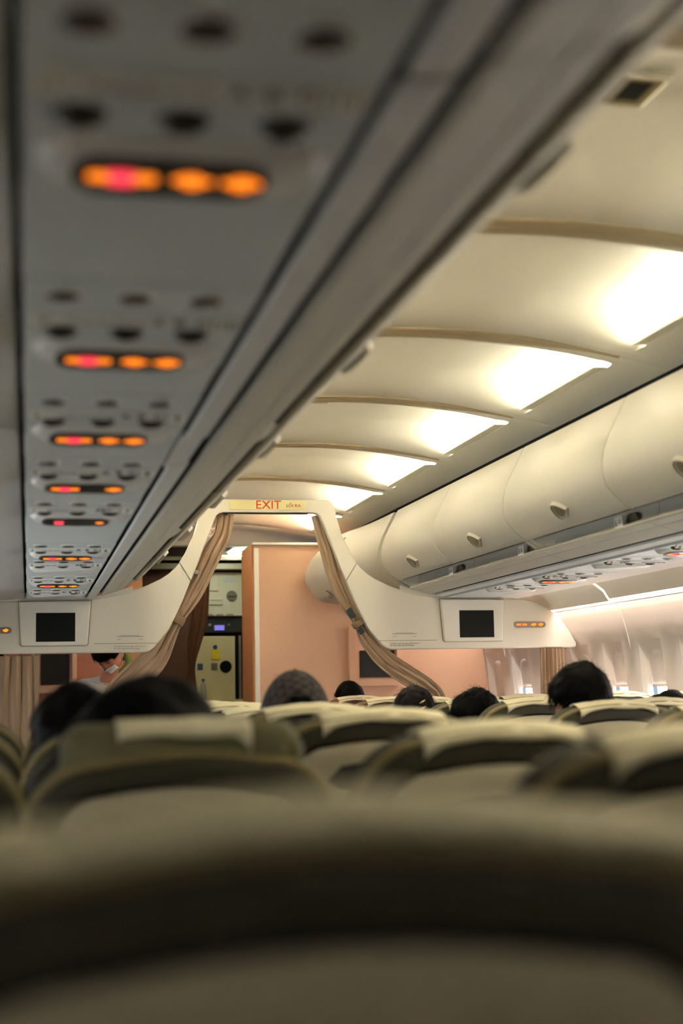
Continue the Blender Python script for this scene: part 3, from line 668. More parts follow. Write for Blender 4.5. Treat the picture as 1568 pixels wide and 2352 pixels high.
# ceiling end panel and small exit sign
mb = MB(); mb.loft([[(x, RIBS[-1], zc(x)), (x, 10.84, zc(x)), (x, 10.90, 2.335-.04*x*x), (x, 10.93, 2.292), (x, 10.94, 2.284), (x, 11.0, 2.28)] for x in [-.95+1.9*k/24 for k in range(25)]], closed=False); struct(mb.build('trim_64', M['ceil'], solid=.01))
sg = thing('exit_sign', 'small red lettered exit sign above the forward galley entrance', 'sign', (-.115, 9.85, 2.262))
MB().box((0, 0, 0), (.12, .02, .065)).tube([(-.04, 0, .03), (-.04, 0, .215)], .004, 6).tube([(.04, 0, .03), (.04, 0, .215)], .004, 6).build('sign_plate', M['white'], sg, bevel=.002)
text('sign_lettering', 'EXIT', Vector((0, -.012, 0)), RX, .05, M['red_ink'], sg)
def monitor(x0, x1, z0, z1, fx0, fx1, fz0, fz1, label):
    root = thing('wall_monitor', label, 'monitor', ((x0+x1)/2, 9.90, (z0+z1)/2))
    o = root.location
    mb = MB(); a = rrect(fx0-o.x, fx1-o.x, fz0-o.z, fz1-o.z, .015); b = rrect(fx0-o.x+.04, fx1-o.x-.03, fz0-o.z+.045, fz1-o.z-.045, .01)
    mb.loft([[(x, 0, z) for x, z in a], [(x, -.045, z) for x, z in a], [(x, -.05, z) for x, z in b], [(x, -.012, z) for x, z in b], [(x, -.012, z) for x, z in rrect(x0-o.x-.004, x1-o.x+.004, z0-o.z-.004, z1-o.z+.004, .003)]], True, False)
    mb.build('monitor_frame', M['pinkwall'], root, angle=30)
    MB().box((0, -.014, 0), (x1-x0, .012, z1-z0)).build('screen', M['screen2'], root, bevel=.002)
M['screen2'] = mat('dim_screen_glass', srgb(24, 24, 22), .2)
monitor(.917, 1.165, 1.249, 1.436, .835, 1.205, 1.19, 1.605, 'dark wall monitor in a pink frame on the pink forward wall')
monitor(-1.275, -1.092, 1.235, 1.436, -1.34, -1.04, 1.18, 1.5, 'dark wall monitor on the left forward wall beside the hanging curtain')

# vestibule shell, brown panels kept dark to stand in for low light
struct(MB().box((-.2, 12.53, 1.2), (3.4, .05, 2.6)).build('wall_galley_back', M['brown'], smooth=False))
struct(MB().box((-.34, 12.05, 1.1), (.66, .05, 2.2)).build('wall_galley_left', M['brown'], smooth=False))
struct(MB().box((-.5, 11.77, 2.315), (3.4, 1.6, .06)).build('ceiling_galley', M['brown'], smooth=False))
struct(MB().box((-1.55, 11.2, 1.2), (.05, 2.6, 2.3)).build('wall_galley_side', M['brown'], smooth=False))
struct(MB().box((.62, 11.75, 1.13), (.05, 1.5, 2.26)).build('wall_galley_right', M['brown'], smooth=False))
struct(MB().box((-.45, 11.5, 2.235), (2.1, .05, .03)).build('trim_65', M['galley'], bevel=.006))
struct(MB().box((-.1, 11.9, 2.205), (1.1, .05, .05)).build('trim_66', M['galley'], bevel=.006))
lt = thing('galley_ceiling_light', 'bright greenish white square lamp in the galley ceiling', 'ceiling light', (.262, 11.22, 2.268))
MB().box((0, 0, 0), (.13, .34, .012)).build('lamp_panel', M['glow'], lt, smooth=False)
MB().box((0, 0, .012), (.16, .38, .014)).build('lamp_frame', M['galley'], lt, bevel=.003)
wl = thing('galley_work_light', 'short strip lamp above the pale galley cabinet', 'light', (.18, 11.62, 2.262))
MB().box((0, 0, 0), (.36, .05, .014)).build('lamp_panel', M['glow'], wl, smooth=False); MB().box((0, .0, .016), (.40, .08, .02)).build('lamp_housing', M['galley'], wl, bevel=.003)
# upper galley cabinet
up_ = thing('galley_cabinet', 'pale upper galley cabinet with square latches and a round grey knob', 'cabinet', (.20, 12.0, 1.80))
MB().box((0, .15, .19), (.42, .30, .39)).build('cabinet_body', M['galley'], up_, bevel=.008)
MB().box((0, -.004, .37), (.42, .012, .012)).build('cabinet_gap', M['dark'], up_, smooth=False)
d = MB().box((-.045, -.006, .27), (.085, .014, .13)).build('cabinet_door', M['galley'], up_, bevel=.006)
MB().box((-.045, -.006, .115), (.15, .016, .055)).build('latch_plate', M['galley'], up_, bevel=.008)
MB().box((-.045, -.016, .13), (.13, .006, .006)).build('latch_bar', M['steel'], up_, bevel=.001)
MB().disc((.108, 0, .165), (0, -1, 0), .046, .012, 28, .042).build('round_knob', M['vent2'], up_)
MB().box((.108, -.014, .16), (.07, .006, .006)).build('knob_slot', M['rubber'], up_, smooth=False)
MB().box((.09, -.003, .30), (.09, .008, .03)).build('label_plate', M['psu'], up_, smooth=False)
mb = MB()
for k in range(3): mb.box((-.08+.085*k, -.008, .006), (.06, .018, .016))
mb.build('cabinet_latch', M['steel'], up_, bevel=.002)
# control panel strip
cp = thing('galley_control_panel', 'dark galley control strip with a small violet display', 'control panel', (.20, 12.03, 1.66))
MB().box((0, .1, .065), (.42, .2, .13)).build('panel_face', M['rubber'], cp, bevel=.004)
MB().box((.005, -.004, .04), (.082, .01, .042)).build('display', M['display'], cp, smooth=False)
MB().disc((-.075, 0, .065), (0, -1, 0), .012, .01, 16).build('panel_knob', M['steel'], cp)
MB().disc((.085, 0, .065), (0, -1, 0), .010, .01, 16).build('panel_knob', M['steel'], cp)
# lower galley door panel
lo = thing('galley_door', 'yellowish beige lower galley door with a round black port and yellow sticker', 'door panel', (.17, 12.02, 0))
MB().box((.0, .1, .86), (.33, .2, 1.54)).build('door_panel', M['galley2'], lo, bevel=.006)
MB().disc((.085, .0, 1.375), (0, -1, 0), .05, .006, 28).build('round_port', M['dark'], lo)
MB().box((.0, -.003, 1.478), (.07, .006, .085)).build('yellow_sticker', M['yellow'], lo, smooth=False)
MB().disc((-.003, 0, 1.538), (0, -1, 0), .019, .012, 20).build('small_dial', M['blue'], lo)
MB().box((-.01, -.002, 1.378), (.05, .005, .055)).build('grey_label', M['vent2'], lo, smooth=False)
MB().box((-.13, -.002, 1.378), (.045, .005, .05)).build('blue_label', M['blue'], lo, smooth=False)
MB().box((.205, .05, .95), (.022, .12, 1.36)).build('door_edge', M['steel'], lo, bevel=.003)
MB().box((.183, .05, .95), (.016, .13, 1.36)).box((.226, .05, .95), (.014, .13, 1.36)).build('door_gasket', M['dark'], lo, smooth=False)
MB().box((-.172, -.005, 1.0), (.014, .03, 1.13)).build('door_edge', M['galley'], lo, bevel=.003)
MB().box((.02, -.03, 1.085), (.42, .10, .035)).build('door_ledge', M['galley2'], lo, bevel=.004)
bt = thing('water_bottle', 'small clear bottle with blue cap in front of the galley door', 'bottle', (.055, 11.93, 1.1025))
rings = [[(r*math.cos(2*PI*k/16), r*math.sin(2*PI*k/16), z) for k in range(16)] for r, z in ((.024, 0), (.026, .01), (.026, .10), (.022, .12), (.012, .142), (.010, .155))]
MB().loft(rings).build('bottle_body', M['bottle'] if 'bottle' in M else mat('clear_plastic', (.85, .92, .9, 1), .1, trans=.8), bt)
MB().disc((0, 0, .153), (0, 0, 1), .013, .02, 16).build('bottle_cap', M['blue'], bt)
gp = [(at(470, 1240, 11.2), .07), (at(462, 1345, 11.2), .07), (at(458, 1420, 11.2), .07), (at(446, 1480, 11.2), .055), (at(440, 1528, 11.2), .03), (at(437, 1575, 11.2), .05), (at(434, 1640, 11.2), .075), (at(434, 1800, 11.2), .08)]
swag('galley_curtain', [(p, h) for p, h in gp], 4, M['curtain2'], 'dark brown curtain tied in the middle beside the galley door', seed=21, depth=.05)

# ------------------------------------------------------------------ seats
def outline(hw, top, r, bot=0.0, n=9, arch=.012):
    pts = [(hw*.94, bot)]
    for k in range(n+1):
        t = math.radians(90*k/n); pts.append((hw-r+r*math.cos(t), top-arch-r+r*math.sin(t)))
    m = 6
    for k in range(1, m):
        u = (hw-r)*(1-2*k/m); pts.append((u, top-arch+arch*(1-(u/(hw-r))**2)))
    for k in range(n+1):
        t = math.radians(90+90*k/n); pts.append((-(hw-r)+r*math.cos(t), top-arch-r+r*math.sin(t)))
    pts.append((-hw*.94, bot)); return pts
def make_seat(name, label, lean=.15, top=.685, leather='leather', rimm='rim', head=0, cover=True, z_bot=.44, pocket=True, hwc=None, droop=1.0):
    """origin on the floor under the rear top edge; seat faces +Y"""
    root = thing(name, label, 'airplane seat')
    th = math.asin(lean/top); cs, sn = math.cos(th), math.sin(th); ybot = lean
    def P(u, w_, d):                        # u across, w_ up the back, d depth towards the front
        return (u, ybot-w_*sn+d*cs, z_bot+w_*cs+d*sn)
    HW = .252
    def ring(i, d, bot=0, top_=top, hw=HW, r=.125): return [P(u, w_, d) for u, w_ in outline(hw-i, top_-i, max(.02, r-i), bot)]
    MB().loft([ring(.030, .0), ring(.012, .004), ring(.003, .014), ring(0, .03), ring(0, .065), ring(.006, .085), ring(.03, .10), ring(.06, .106)]).build('backrest', M[leather], root, angle=50)
    # edge trim
    MB().tube([P(u, w_, .012) for u, w_ in outline(HW-.002, top-.002, .123, .02)], .0075, 8).build('edge_trim', M[rimm], root)
    # gasket and plastic shell on the rear
    MB().loft([ring(.044, .002, .02), ring(.044, -.004, .02)]).build('shell_gasket', M['dark'], root, smooth=False)
    sh = MB().loft([ring(.050, .0, .02), ring(.051, -.010, .02), ring(.060, -.016, .03), ring(.075, -.018, .04)]).build('back_shell', M['shell'], root, angle=50)
    # literature pocket high on the shell
    po = [(-.13, .555), (-.10, .585), (-.05, .592), (.05, .592), (.10, .585), (.13, .555), (.09, .530), (-.09, .530)]
    if pocket: MB().loft([[P(u, w_, -.016) for u, w_ in po], [P(u, w_, -.0195) for u, w_ in po]]).build('pocket_opening', M['pocket'], sh, smooth=False)
    lip = [(-.15, .40), (.15, .40), (.14, .545), (.10, .538), (0, .532), (-.10, .538), (-.14, .545)]
    MB().loft([[P(u, w_, -.015) for u, w_ in lip], [P(u, w_, -.030) for u, w_ in lip]]).build('literature_pocket', M['shell'], sh, bevel=.006)
    tr = [(u, w_) for u, w_ in rrect(-.185, .185, .10, .385, .02)]
    t = MB().loft([[P(u, w_, -.018) for u, w_ in tr], [P(u, w_, -.036) for u, w_ in tr]]).build('tray_table', M['shell'], root, bevel=.004)
    MB().box(P(0, .395, -.033), (.03, .012, .022)).build('tray_latch', M['rubber'], t, bevel=.002)
    if head:    # raised headrest block
        MB().loft([[P(u, w_, d) for u, w_ in rrect(-.19+i, .19-i, top-.10, top+head-i, .04)] for i, d in ((.012, .012), (0, .022), (0, .075), (.012, .09))]).build('headrest', M['headback'], root, angle=60)
    if cover:
        mb = MB(); rows = []; T = top+(head or 0); hwc = hwc or (.140 if not head else .105)
        for i in range(25):
            u = -hwc+2*hwc*i/24; a = abs(u)/hwc
            wv = .0022*math.sin(u*34+1)+.0015*math.sin(u*61)
            tp = T-.012*0 - (min(.012, .012*(u/.13)**2)+max(0, abs(u)-.14)**2*3 if not head else 0)+.004+abs(wv)*.6
            d0 = .002+(.012 if head else 0); drop = .006*droop+droop*((.020 if u < 0 else .010) if not head else (.008 if u < 0 else .034))*a**6+wv*droop-.014*(1-droop)
            rows.append([P(u, tp-drop-.006, d0-.006), P(u, tp-drop*.5, d0-.006), P(u, tp-.004, d0+.004), P(u, tp+.002, d0+.03), P(u, tp+.001, .07), P(u, tp-.012, .10), P(u, tp-.04, .111), P(u, tp-.24-wv, .112)])
        mb.loft(rows, closed=False); mb.build('headrest_cover', M['cloth'], root, solid=.003, angle=180)
    # cushion, armrests, legs
    MB().loft([[(x, y, z) for x, y in rrect(-.235+i, .235-i, ybot-.02+i, ybot+.47-i, .05)] for i, z in ((.02, .30), (0, .32), (0, .42), (.02, .45))]).build('seat_cushion', M[leather], root, angle=60)
    for s in (-1, 1):
        MB().box((s*.240, ybot+.20, .60), (.034, .36, .045)).build('armrest', M['shell'], root, bevel=.012)
        MB().box((s*.20, ybot+.22, .15), (.035, .36, .30)).build('seat_leg', M['steel'], root, bevel=.006)
    return root
M['pocket'] = mat('pocket_opening', srgb(26, 34, 38), .6)
M['headback'] = mat('headrest_leather', srgb(112, 108, 70), .55, bump=.2, scale=160)
proto = {}
def seat(kind, x, y, z, label, row):
    if kind not in proto:
        kw = {'up': {}, 'low': dict(lean=.34, top=.64), 'brown': dict(leather='leatherbrown', rimm='rimbrown'), 'head': dict(head=.035, top=.665, pocket=False), 'bare': dict(hwc=.235, droop=0, pocket=False)}[kind]
        proto[kind] = make_seat('passenger_chair', label, **kw); o = proto[kind]
    else: o = copy_tree(proto[kind])
    o.location = (x, y, z); o['label'] = label; o['group'] = 'passenger seats row %d ahead' % row
    return o
ROW = [.70+.78*k for k in range(10)]
XS = {'A': -1.61, 'B': -1.12, 'C': -.60, 'D': .60, 'E': 1.12, 'F': 1.61}
ON = ['first', 'second', 'third', 'fourth', 'fifth', 'sixth', 'seventh', 'eighth', 'ninth', 'tenth']
CN = {'A': 'window seat on the left', 'B': 'middle seat on the left', 'C': 'aisle seat left of the aisle', 'D': 'aisle seat right of the aisle', 'E': 'middle seat on the right', 'F': 'window seat on the right'}
plan = {0: 'B', 1: 'BC', 2: 'ABC', 3: 'ABC', 4: 'ABCD', 5: 'CD', 6: 'CDE', 7: 'CDEF', 8: 'CDEF', 9: 'DEF'}
special = {(0, 'B'): 'dark headrest and grey shell of the very blurred seat filling the bottom of the photo'}
for r, cs_ in plan.items():
    for c in cs_:
        kind = 'up'
        if (r, c) == (1, 'B'): kind = 'low'
        if (r, c) == (2, 'B'): kind = 'head'
        if r == 9: kind = 'brown'
        if r == 0: kind = 'bare'
        z = -.004+.012*random.uniform(-1, 1)
        lab = special.get((r, c), '%s %s, %s row ahead of the camera' % ('brown leather' if r == 9 else 'olive leather', CN[c], ON[r]))
        seat(kind, XS[c]-(.09 if r == 0 else 0), ROW[r]+random.uniform(-.02, .02), z-(.004 if r == 0 else 0), lab, r+1)
# forward cabin seat
o = seat('brown', .68, 8.86, .0, 'brown leather seat beyond the cabin divider in front of the pink wall', 11)

# ------------------------------------------------------------------ people
def eval_mesh(o):
    dg = bpy.context.evaluated_depsgraph_get(); dg.update()
    me = bpy.data.meshes.new_from_object(o.evaluated_get(dg)); return me
def skin_mesh(nodes, edges, sub=1):
    me = bpy.data.meshes.new('t'); me.from_pydata([n[0] for n in nodes], edges, []); o = bpy.data.objects.new('t', me); COL.objects.link(o)
    bpy.context.view_layer.update()
    md = o.modifiers.new('s', 'SKIN'); md.use_smooth_shade = True
    for i, n in enumerate(nodes):
        r = n[1]; me.skin_vertices[0].data[i].radius = r if isinstance(r, tuple) else (r, r)
    me.skin_vertices[0].data[0].use_root = True
    sb = o.modifiers.new('b', 'SUBSURF'); sb.levels = sub
    out = eval_mesh(o)
    bpy.data.objects.remove(o); return out
def head_r(d):
    """surface point of a head for a unit direction (x right, y face, z up), metres, centre of skull"""
    x, y, z = d
    p = Vector((x*.077, y*.097, z*.118))
    if z < 0:
        t = -z; p.x *= 1-.30*t**1.6
        if y < 0: p.y *= 1-.42*t**1.2
        else: p.y *= 1-.05*t
    if y > 0: p.y *= 1-.06*(1-abs(x))*0
    g = lambda cx, cz, s: math.exp(-((x-cx)**2+(z-cz)**2)/(s*s))*(1 if y > 0 else 0)
    p.y += .022*g(0, -.17, .11)+.010*g(0, .02, .09)-.010*g(.33, .06, .15)-.010*g(-.33, .06, .15)+.006*g(0, .28, .35)+.006*g(0, -.50, .12)+.010*g(0, -.82, .22)-.004*g(0, -.42, .05)
    return p
def sphere_dirs(nu, nv):
    return [[Vector((math.sin(PI*j/nv)*math.cos(2*PI*i/nu), math.sin(PI*j/nv)*math.sin(2*PI*i/nu), math.cos(PI*j/nv))) for i in range(nu)] for j in range(nv+1)]
def person(label, head, yaw=0, pitch=0, roll=0, hair='hair', hairlen=0, shirt='shirt2', sitting=True, seatx=None, strands=300, cap=False, scale=1.0, mask=False, extra=None, puff=.012, messy=1.0, arms=True, fringe=.38, ears=True):
    """head: world position of the skull centre"""
    H = Vector(head); sx = H.x if seatx is None else seatx
    root = thing('person', label, 'person', (sx, H.y, 0))
    O = root.location
    RH = Matrix.Rotation(yaw, 3, 'Z') @ Matrix.Rotation(pitch, 3, 'X') @ Matrix.Rotation(roll, 3, 'Y')
    hc = H-O
    def hw_(p): return hc+RH @ (p*scale)
    neck = hw_(Vector((0, -.025, -.085))); 
    if sitting:
        chest = Vector((0, .10, H.z-.33)); pel = Vector((0, .14, .56)); sh = H.z-.24
        nodes = [(pel, (.15, .11)), (pel+Vector((0, -.02, .18)), (.14, .10)), (chest, (.15, .10)), (Vector((hc.x*.4, .05, H.z-.20)), .07), (neck, .052)]
        edges = [(0, 1), (1, 2), (2, 3), (3, 4)]
        for s in (-1, 1):
            b = len(nodes)
            nodes += [(Vector((s*.165, .08, sh)), .058), (Vector((s*.215, .11, sh-.27)), .045), (Vector((s*.16, .28, sh-.34)), .035), (Vector((s*.13, .36, sh-.35)), (.035, .018))]
            edges += [(3 if False else 2, b), (b, b+1), (b+1, b+2), (b+2, b+3)]
            for k in range(4):
                nodes += [(Vector((s*(.10+.02*k), .42, sh-.36)), .009), (Vector((s*(.10+.02*k), .455, sh-.385)), .008)]; q = len(nodes); edges += [(b+3, q-2), (q-2, q-1)]
            nodes += [(Vector((s*.085, .36, sh-.37)), .010), (Vector((s*.075, .40, sh-.385)), .009)]; q = len(nodes); edges += [(b+3, q-2), (q-2, q-1)]
            b = len(nodes)
            nodes += [(Vector((s*.10, .22, .53)), .085), (Vector((s*.11, .50, .53)), .062), (Vector((s*.11, .50, .28)), .052), (Vector((s*.11, .50, .09)), .04), (Vector((s*.11, .60, .04)), .035)]
            edges += [(0, b), (b, b+1), (b+1, b+2), (b+2, b+3), (b+3, b+4)]
    else:
        bend = Vector((hc.x*.55, -.0, 0))
        chest = Vector((hc.x*.55, .16, H.z-.30)); pel = Vector((-.05, .42, .92)); sh = H.z-.22
        nodes = [(pel, (.15, .11)), ((pel+chest)/2, (.13, .10)), (chest, (.15, .10)), (Vector((hc.x*.8, .06, H.z-.17)), .065), (neck, .050)]
        edges = [(0, 1), (1, 2), (2, 3), (3, 4)]
        for s in (-1, 1):
            b = len(nodes); c0 = Vector((hc.x*.55, .12, 0))
            nodes += [(c0+Vector((s*.18, 0, sh)), .056), (c0+Vector((s*.22, -.08, sh-.27)), .043), (c0+Vector((s*.15, -.28, sh-.36)), .034), (c0+Vector((s*.13, -.36, sh-.37)), (.034, .018))]
            edges += [(2, b), (b, b+1), (b+1, b+2), (b+2, b+3)]
            for k in range(4):
                nodes += [(c0+Vector((s*(.10+.02*k), -.42, sh-.38)), .009), (c0+Vector((s*(.10+.02*k), -.455, sh-.40)), .008)]; q = len(nodes); edges += [(b+3, q-2), (q-2, q-1)]
            nodes += [(c0+Vector((s*.085, -.36, sh-.39)), .010), (c0+Vector((s*.075, -.40, sh-.405)), .009)]; q = len(nodes); edges += [(b+3, q-2), (q-2, q-1)]
            b = len(nodes)
            nodes += [(pel+Vector((s*.09, 0, -.08)), .085), (Vector((s*.10-.05, .40, .50)), .062), (Vector((s*.10-.05, .43, .09)), .042), (Vector((s*.10-.05, .30, .04)), .036)]
            edges += [(0, b), (b, b+1), (b+1, b+2), (b+2, b+3)]
    bme = skin_mesh(nodes, edges)
    bm = bmesh.new(); bm.from_mesh(bme)
    D = sphere_dirs(40, 28); vs = [[bm.verts.new(hw_(head_r(d))) for d in row] if 0 < j < 28 else [bm.verts.new(hw_(head_r(row[0])))] for j, row in enumerate(D)]
    for j in range(28):
        for i in range(40):
            k = (i+1) % 40
            if j == 0: bm.faces.new((vs[0][0], vs[1][i], vs[1][k]))
            elif j == 27: bm.faces.new((vs[27][i], vs[28][0], vs[27][k]))
            else: bm.faces.new((vs[j][i], vs[j+1][i], vs[j+1][k], vs[j][k]))
    for s in (-1, 1):   # ears
        rr = []
        for j in range(9):
            for i in range(12):
                a, b2 = PI*j/8, 2*PI*i/12
                q = Vector((.010*math.sin(a)*math.cos(b2), .020*math.sin(a)*math.sin(b2), .033*math.cos(a)))
                rr.append(bm.verts.new(hw_(Vector((s*(.079+.25*max(0, -q.y)), -.005, -.012))+q)))
        for j in range(8):
            for i in range(12):
                k = (i+1) % 12
                try: bm.faces.new((rr[j*12+i], rr[(j+1)*12+i], rr[(j+1)*12+k], rr[j*12+k]))
                except Exception: pass
    me = bpy.data.meshes.new('body'); bm.to_mesh(me); bm.free()
    t = bpy.data.objects.new('t', me); COL.objects.link(t)
    rm = t.modifiers.new('r', 'REMESH'); rm.mode = 'VOXEL'; rm.voxel_size = .0075; rm.use_smooth_shade = True
    sm = t.modifiers.new('s', 'SMOOTH'); sm.factor = .5; sm.iterations = 3
    me2 = eval_mesh(t); bpy.data.objects.remove(t)
    body = bpy.data.objects.new('body', me2); COL.objects.link(body); body.parent = root
    me2.materials.clear(); me2.materials.append(M['skin']); me2.polygons.foreach_set('use_smooth', [True]*len(me2.polygons))
    # clothing
    torso = [0, 1, 2, 3]
    cn = [(nodes[0][0], (.165, .125)), (nodes[1][0], (.155, .115)), (nodes[2][0], (.165, .115)), (nodes[3][0], .078)]; ce = [(0, 1), (1, 2), (2, 3)]
    i0 = 5
    for s in range(2):
        a0 = i0+s*(4+10+(5 if sitting else 4)); b = len(cn)
        cn += [(nodes[a0][0], .068), (nodes[a0+1][0], .056), (nodes[a0+2][0]*.8+nodes[a0+1][0]*.2, .048)]; ce += [(2, b), (b, b+1), (b+1, b+2)]
    sme = skin_mesh(cn, ce, 2); so = bpy.data.objects.new('shirt', sme); COL.objects.link(so); so.parent = root; sme.materials.clear(); sme.materials.append(M[shirt])
    cn = [(nodes[0][0], (.168, .128))]; ce = []
    for s in range(2):
        a0 = i0+s*(4+10+(5 if sitting else 4))+14; b = len(cn)
        q = [nodes[a0+k][0] for k in range(4 if sitting else 3)]
        cn += [(p, r) for p, r in zip(q, (.098, .078, .066, .058))]; ce += [(0, b)]+[(b+k, b+k+1) for k in range(len(q)-1)]
    tme = skin_mesh(cn, ce, 2); to = bpy.data.objects.new('trousers', tme); COL.objects.link(to); to.parent = root; tme.materials.clear(); tme.materials.append(M['trousers'])
    # hair: shell over the scalp
    rnd = random.Random(label)
    sd = rnd.uniform(0, 50)
    def hairline(d): # lowest z of hair for a direction
        f = d.y
        if ears and abs(d.x) > .72 and f > -.42: return max(.06, fringe*.5 if f > .3 else .06)
        return -.62-hairlen*3 if f < -.15 else (-.62-hairlen*3+(f+.15)/.45*(fringe+.62+hairlen*2) if f < .30 else (fringe+(f-.3)*.35))
    def hp(d, h):
        p = head_r(d); q = Vector((p.x/.077**2, p.y/.097**2, p.z/.118**2)).normalized()
        n1 = noise.noise(Vector((d.x*2.2+sd, d.y*2.2, d.z*2.2)))*.35+noise.noise(Vector((d.x*7+sd, d.y*7, d.z*3)))*.11*messy
        return p+q*h*(1+n1)
    NU, NV = 72, 48
    D = sphere_dirs(NU, NV); mb = MB()
    if hair:
        hidx = {}
        for j in range(NV+1):
            for i in range(NU):
                d = D[j][i]; e = smooth((d.z-hairline(d))/.22); th = puff*(.25+.75*e)+ (.006 if d.z > .3 else 0)
                hidx[j, i] = len(mb.v); mb.v.append(tuple(hw_(hp(d, th))))
        for j in range(NV):
            for i in range(NU):
                k = (i+1) % NU; d = D[j][i]
                if min(D[j][i].z-hairline(D[j][i]), D[j+1][k].z-hairline(D[j+1][k])) > 0: mb.f.append((hidx[j, i], hidx[j+1, i], hidx[j+1, k], hidx[j, k]))
        # strands flowing down from the crown
        for s in range(strands):
            while True:
                d = Vector((rnd.gauss(0, 1), rnd.gauss(0, 1), rnd.gauss(0, 1))).normalized()
                if d.z > hairline(d)+.05: break
            cr = Vector((.1, -.55, .83)); pts = []; lift = rnd.uniform(.6, 1.15)*puff; fly = rnd.random() < .12*messy
            ln = rnd.uniform(.25, .55); swirl = Vector((-d.y, d.x, 0))*rnd.uniform(-.2, .5)
            dd = d.copy()
            for k in range(6):
                h = lift+.002+(.006*k/5 if not fly else .022*(k/5)**1.5*rnd.uniform(.6, 1.2))
                pts.append(hw_(hp(dd, h)))
                tang = (dd-cr); tang = (tang-dd*tang.dot(dd))
                if tang.length < .05: tang = Vector((1, .2, 0))
                dd = (dd+(tang.normalized()+swirl*.4)*ln/6).normalized()
                if dd.z < hairline(dd)-.12: break
            if len(pts) >= 3: mb.tube(pts, [.0010*(1-.75*k/(len(pts)-1)) for k in range(len(pts))], 3)
        ho = mb.build('hair', M[hair], root, angle=180)
    else: ho = None
    if cap:
        mb = MB(); rings = []
        for j in range(15):
            a = j/14*1.62; ring = []
            for i in range(60):
                b = 2*PI*i/60; d = Vector((math.sin(a)*math.cos(b), math.sin(a)*math.sin(b), math.cos(a)))
                p = head_r(d)*1.0; p = Vector((p.x*1.16, p.y*1.13, p.z*1.10+.006))
                if j > 8 and d.y < 0 and abs(d.x) < .55 and False: pass
                ring.append(p)
            rings.append([hw_(p) for p in ring])
        # arched opening at the back of the cap
        n = 60; base = len(mb.v)
        for r_ in rings: mb.v += [tuple(p) for p in r_]
        for j in range(14):
            for i in range(60):
                k = (i+1) % 60; ang = math.degrees(2*PI*(i+.5)/60)
                db = abs(((ang-270+180) % 360)-180)
                if 9 <= j <= 12 and db < math.sqrt(max(0, 1-((12.6-j)/4.2)**2))*40: continue
                mb.f.append((base+j*60+i, base+(j+1)*60+i, base+(j+1)*60+k, base+j*60+k))
        cp_ = mb.build('cap', M['cap'], root, solid=.003, angle=180)
        MB().disc(hw_(Vector((0, 0, .134))), RH @ Vector((0, 0, 1)), .008, .006, 12, .004).build('cap_button', M['cap'], cp_)
        br = [Vector((.085*math.cos(t), .06+.12*math.sin(t), .030-.03*abs(math.cos(t))**2)) for t in [PI*k/16 for k in range(17)]]
        MB().loft([[hw_(p) for p in br], [hw_(p+Vector((0, 0, .006))) for p in br]]).build('cap_brim', M['cap'], cp_)
    if mask:
        mb = MB(); g = []
        for j in range(9):
            z = -.16-.66*j/8; row = []
            for i in range(17):
                x = -.72+1.44*i/16; y = math.sqrt(max(.02, 1-x*x*.9-z*z*.55)); d = Vector((x, y, z)).normalized(); p = head_r(d)
                q = Vector((d.x*.6, 1, -.1)).normalized(); fold = .0025*math.sin(j*2.2)
                row.append(hw_(p+q*(.008+fold+.006*max(0, 1-abs(x)*2))))
            g.append(row)
        mb.loft(g, closed=False); mk = mb.build('face_mask', M['mask'], root, solid=.002, angle=180)
        for s in (-1, 1):
            for z0 in (-.02, -.07):
                MB().tube([hw_(Vector((s*.066, .055, z0-.005))), hw_(Vector((s*.079, .03, z0*.8))), hw_(Vector((s*.086, -.012, -.012)))], .0013, 5).build('mask_loop', M['mask'], mk)
            # eyelid line and brow
            MB().tube([hw_(head_r(Vector((s*(.18+.09*k), .9, .05+.02*math.sin(PI*k/4))).normalized())+Vector((0, .003, 0))) for k in range(5)], [.001, .0025, .003, .0025, .001], 6).build('eye', M['hair'], root)
            MB().tube([hw_(head_r(Vector((s*(.15+.11*k), .9, .20+.04*math.sin(PI*k/4))).normalized())+Vector((0, .002, 0))) for k in range(5)], [.001, .003, .003, .0025, .001], 6).build('eyebrow', M['hair'], root)
        # neck scarf
        mb = MB(); c = hw_(Vector((0, -.03, -.12)))
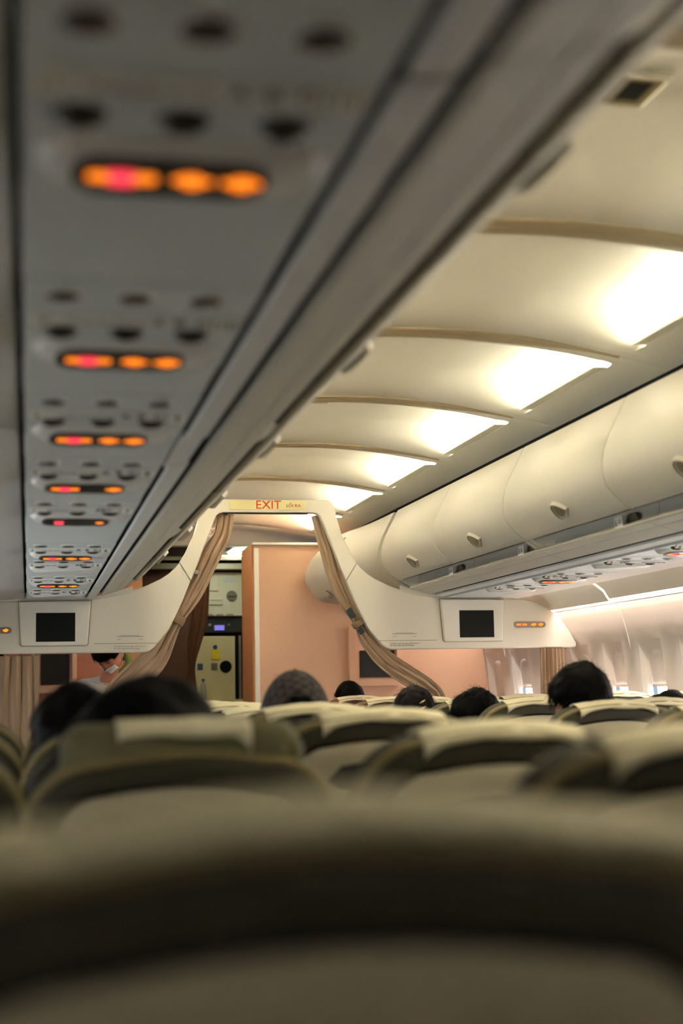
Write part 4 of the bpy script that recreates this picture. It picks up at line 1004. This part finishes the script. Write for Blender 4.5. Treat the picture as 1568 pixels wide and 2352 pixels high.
        mb.tube([c+RH @ Vector((.066*math.cos(t), .062*math.sin(t), .008*math.sin(2*t)-.012)) for t in [2*PI*k/20 for k in range(20)]], .024, 10, closed=True)
        mb.build('neck_scarf', M['scarf'], root)
    return root, hw_
gp_ = None
P1, _ = person('person whose large blurred black haired head is closest to the camera on the left', (-1.146, 2.50, .979), yaw=.1, roll=-.12, shirt='shirt3', strands=350, puff=.040, scale=1.33, ears=False, hairlen=.06, messy=.6)
person('person with black hair at far left, behind the largest blurred head', (-1.255, 3.28, 1.054), yaw=.15, shirt='shirt2', strands=250, puff=.020, messy=.6, ears=False)
P3, hcap = person('person wearing a dark checked baseball cap seen from behind', (-.605, 4.12, 1.070), yaw=-.05, cap=True, shirt='shirt3', strands=60, puff=.006, scale=1.16)
person('person with short black hair beyond the divider in front of the pink wall', (.645, 9.03, 1.085), shirt='shirt2', strands=200, yaw=.3, scale=1.02)
P4, h4 = person('person with tousled dark hair held by a yellowish clip', (.365, 6.40, 1.045), seatx=.56, hair='hair2', strands=1300, puff=.014, messy=2.4, shirt='shirt3', ears=False, yaw=-.1)
mb = MB()
for k in range(5): mb.tube([h4(Vector((.030+.004*k, -.108-.003*k, .070-.028*k))), h4(Vector((.014, -.124, .062-.028*k))), h4(Vector((.004, -.118, .055-.028*k)))], [.002, .005, .002], 6)
mb.build('hair_clip', M['clip'], P4)
person('person with wavy black hair, between the clip wearer and the tallest head', (.394, 5.62, 1.008), scale=1.13, seatx=.56, strands=1300, roll=.35, yaw=-.3, puff=.018, messy=2.2, ears=False, shirt='shirt2')
person('person with thick black hair and bare ears, tallest head on the right', (.540, 4.80, 1.090), seatx=.56, strands=1800, puff=.020, messy=1.3, shirt='shirt', scale=1.13, yaw=.08)
person('person with dark hair at the right edge, beside the tallest head', (1.24, 5.58, 1.01), seatx=1.14, strands=250, hair='hair2', shirt='shirt2')
P9, h9 = person('cabin crew member in white shirt, green scarf and face mask bending over seats', (-.865, 9.15, 1.415), yaw=PI-.5, pitch=-.85, roll=.12, shirt='shirt', sitting=False, strands=200, mask=True, puff=.014, fringe=.06)
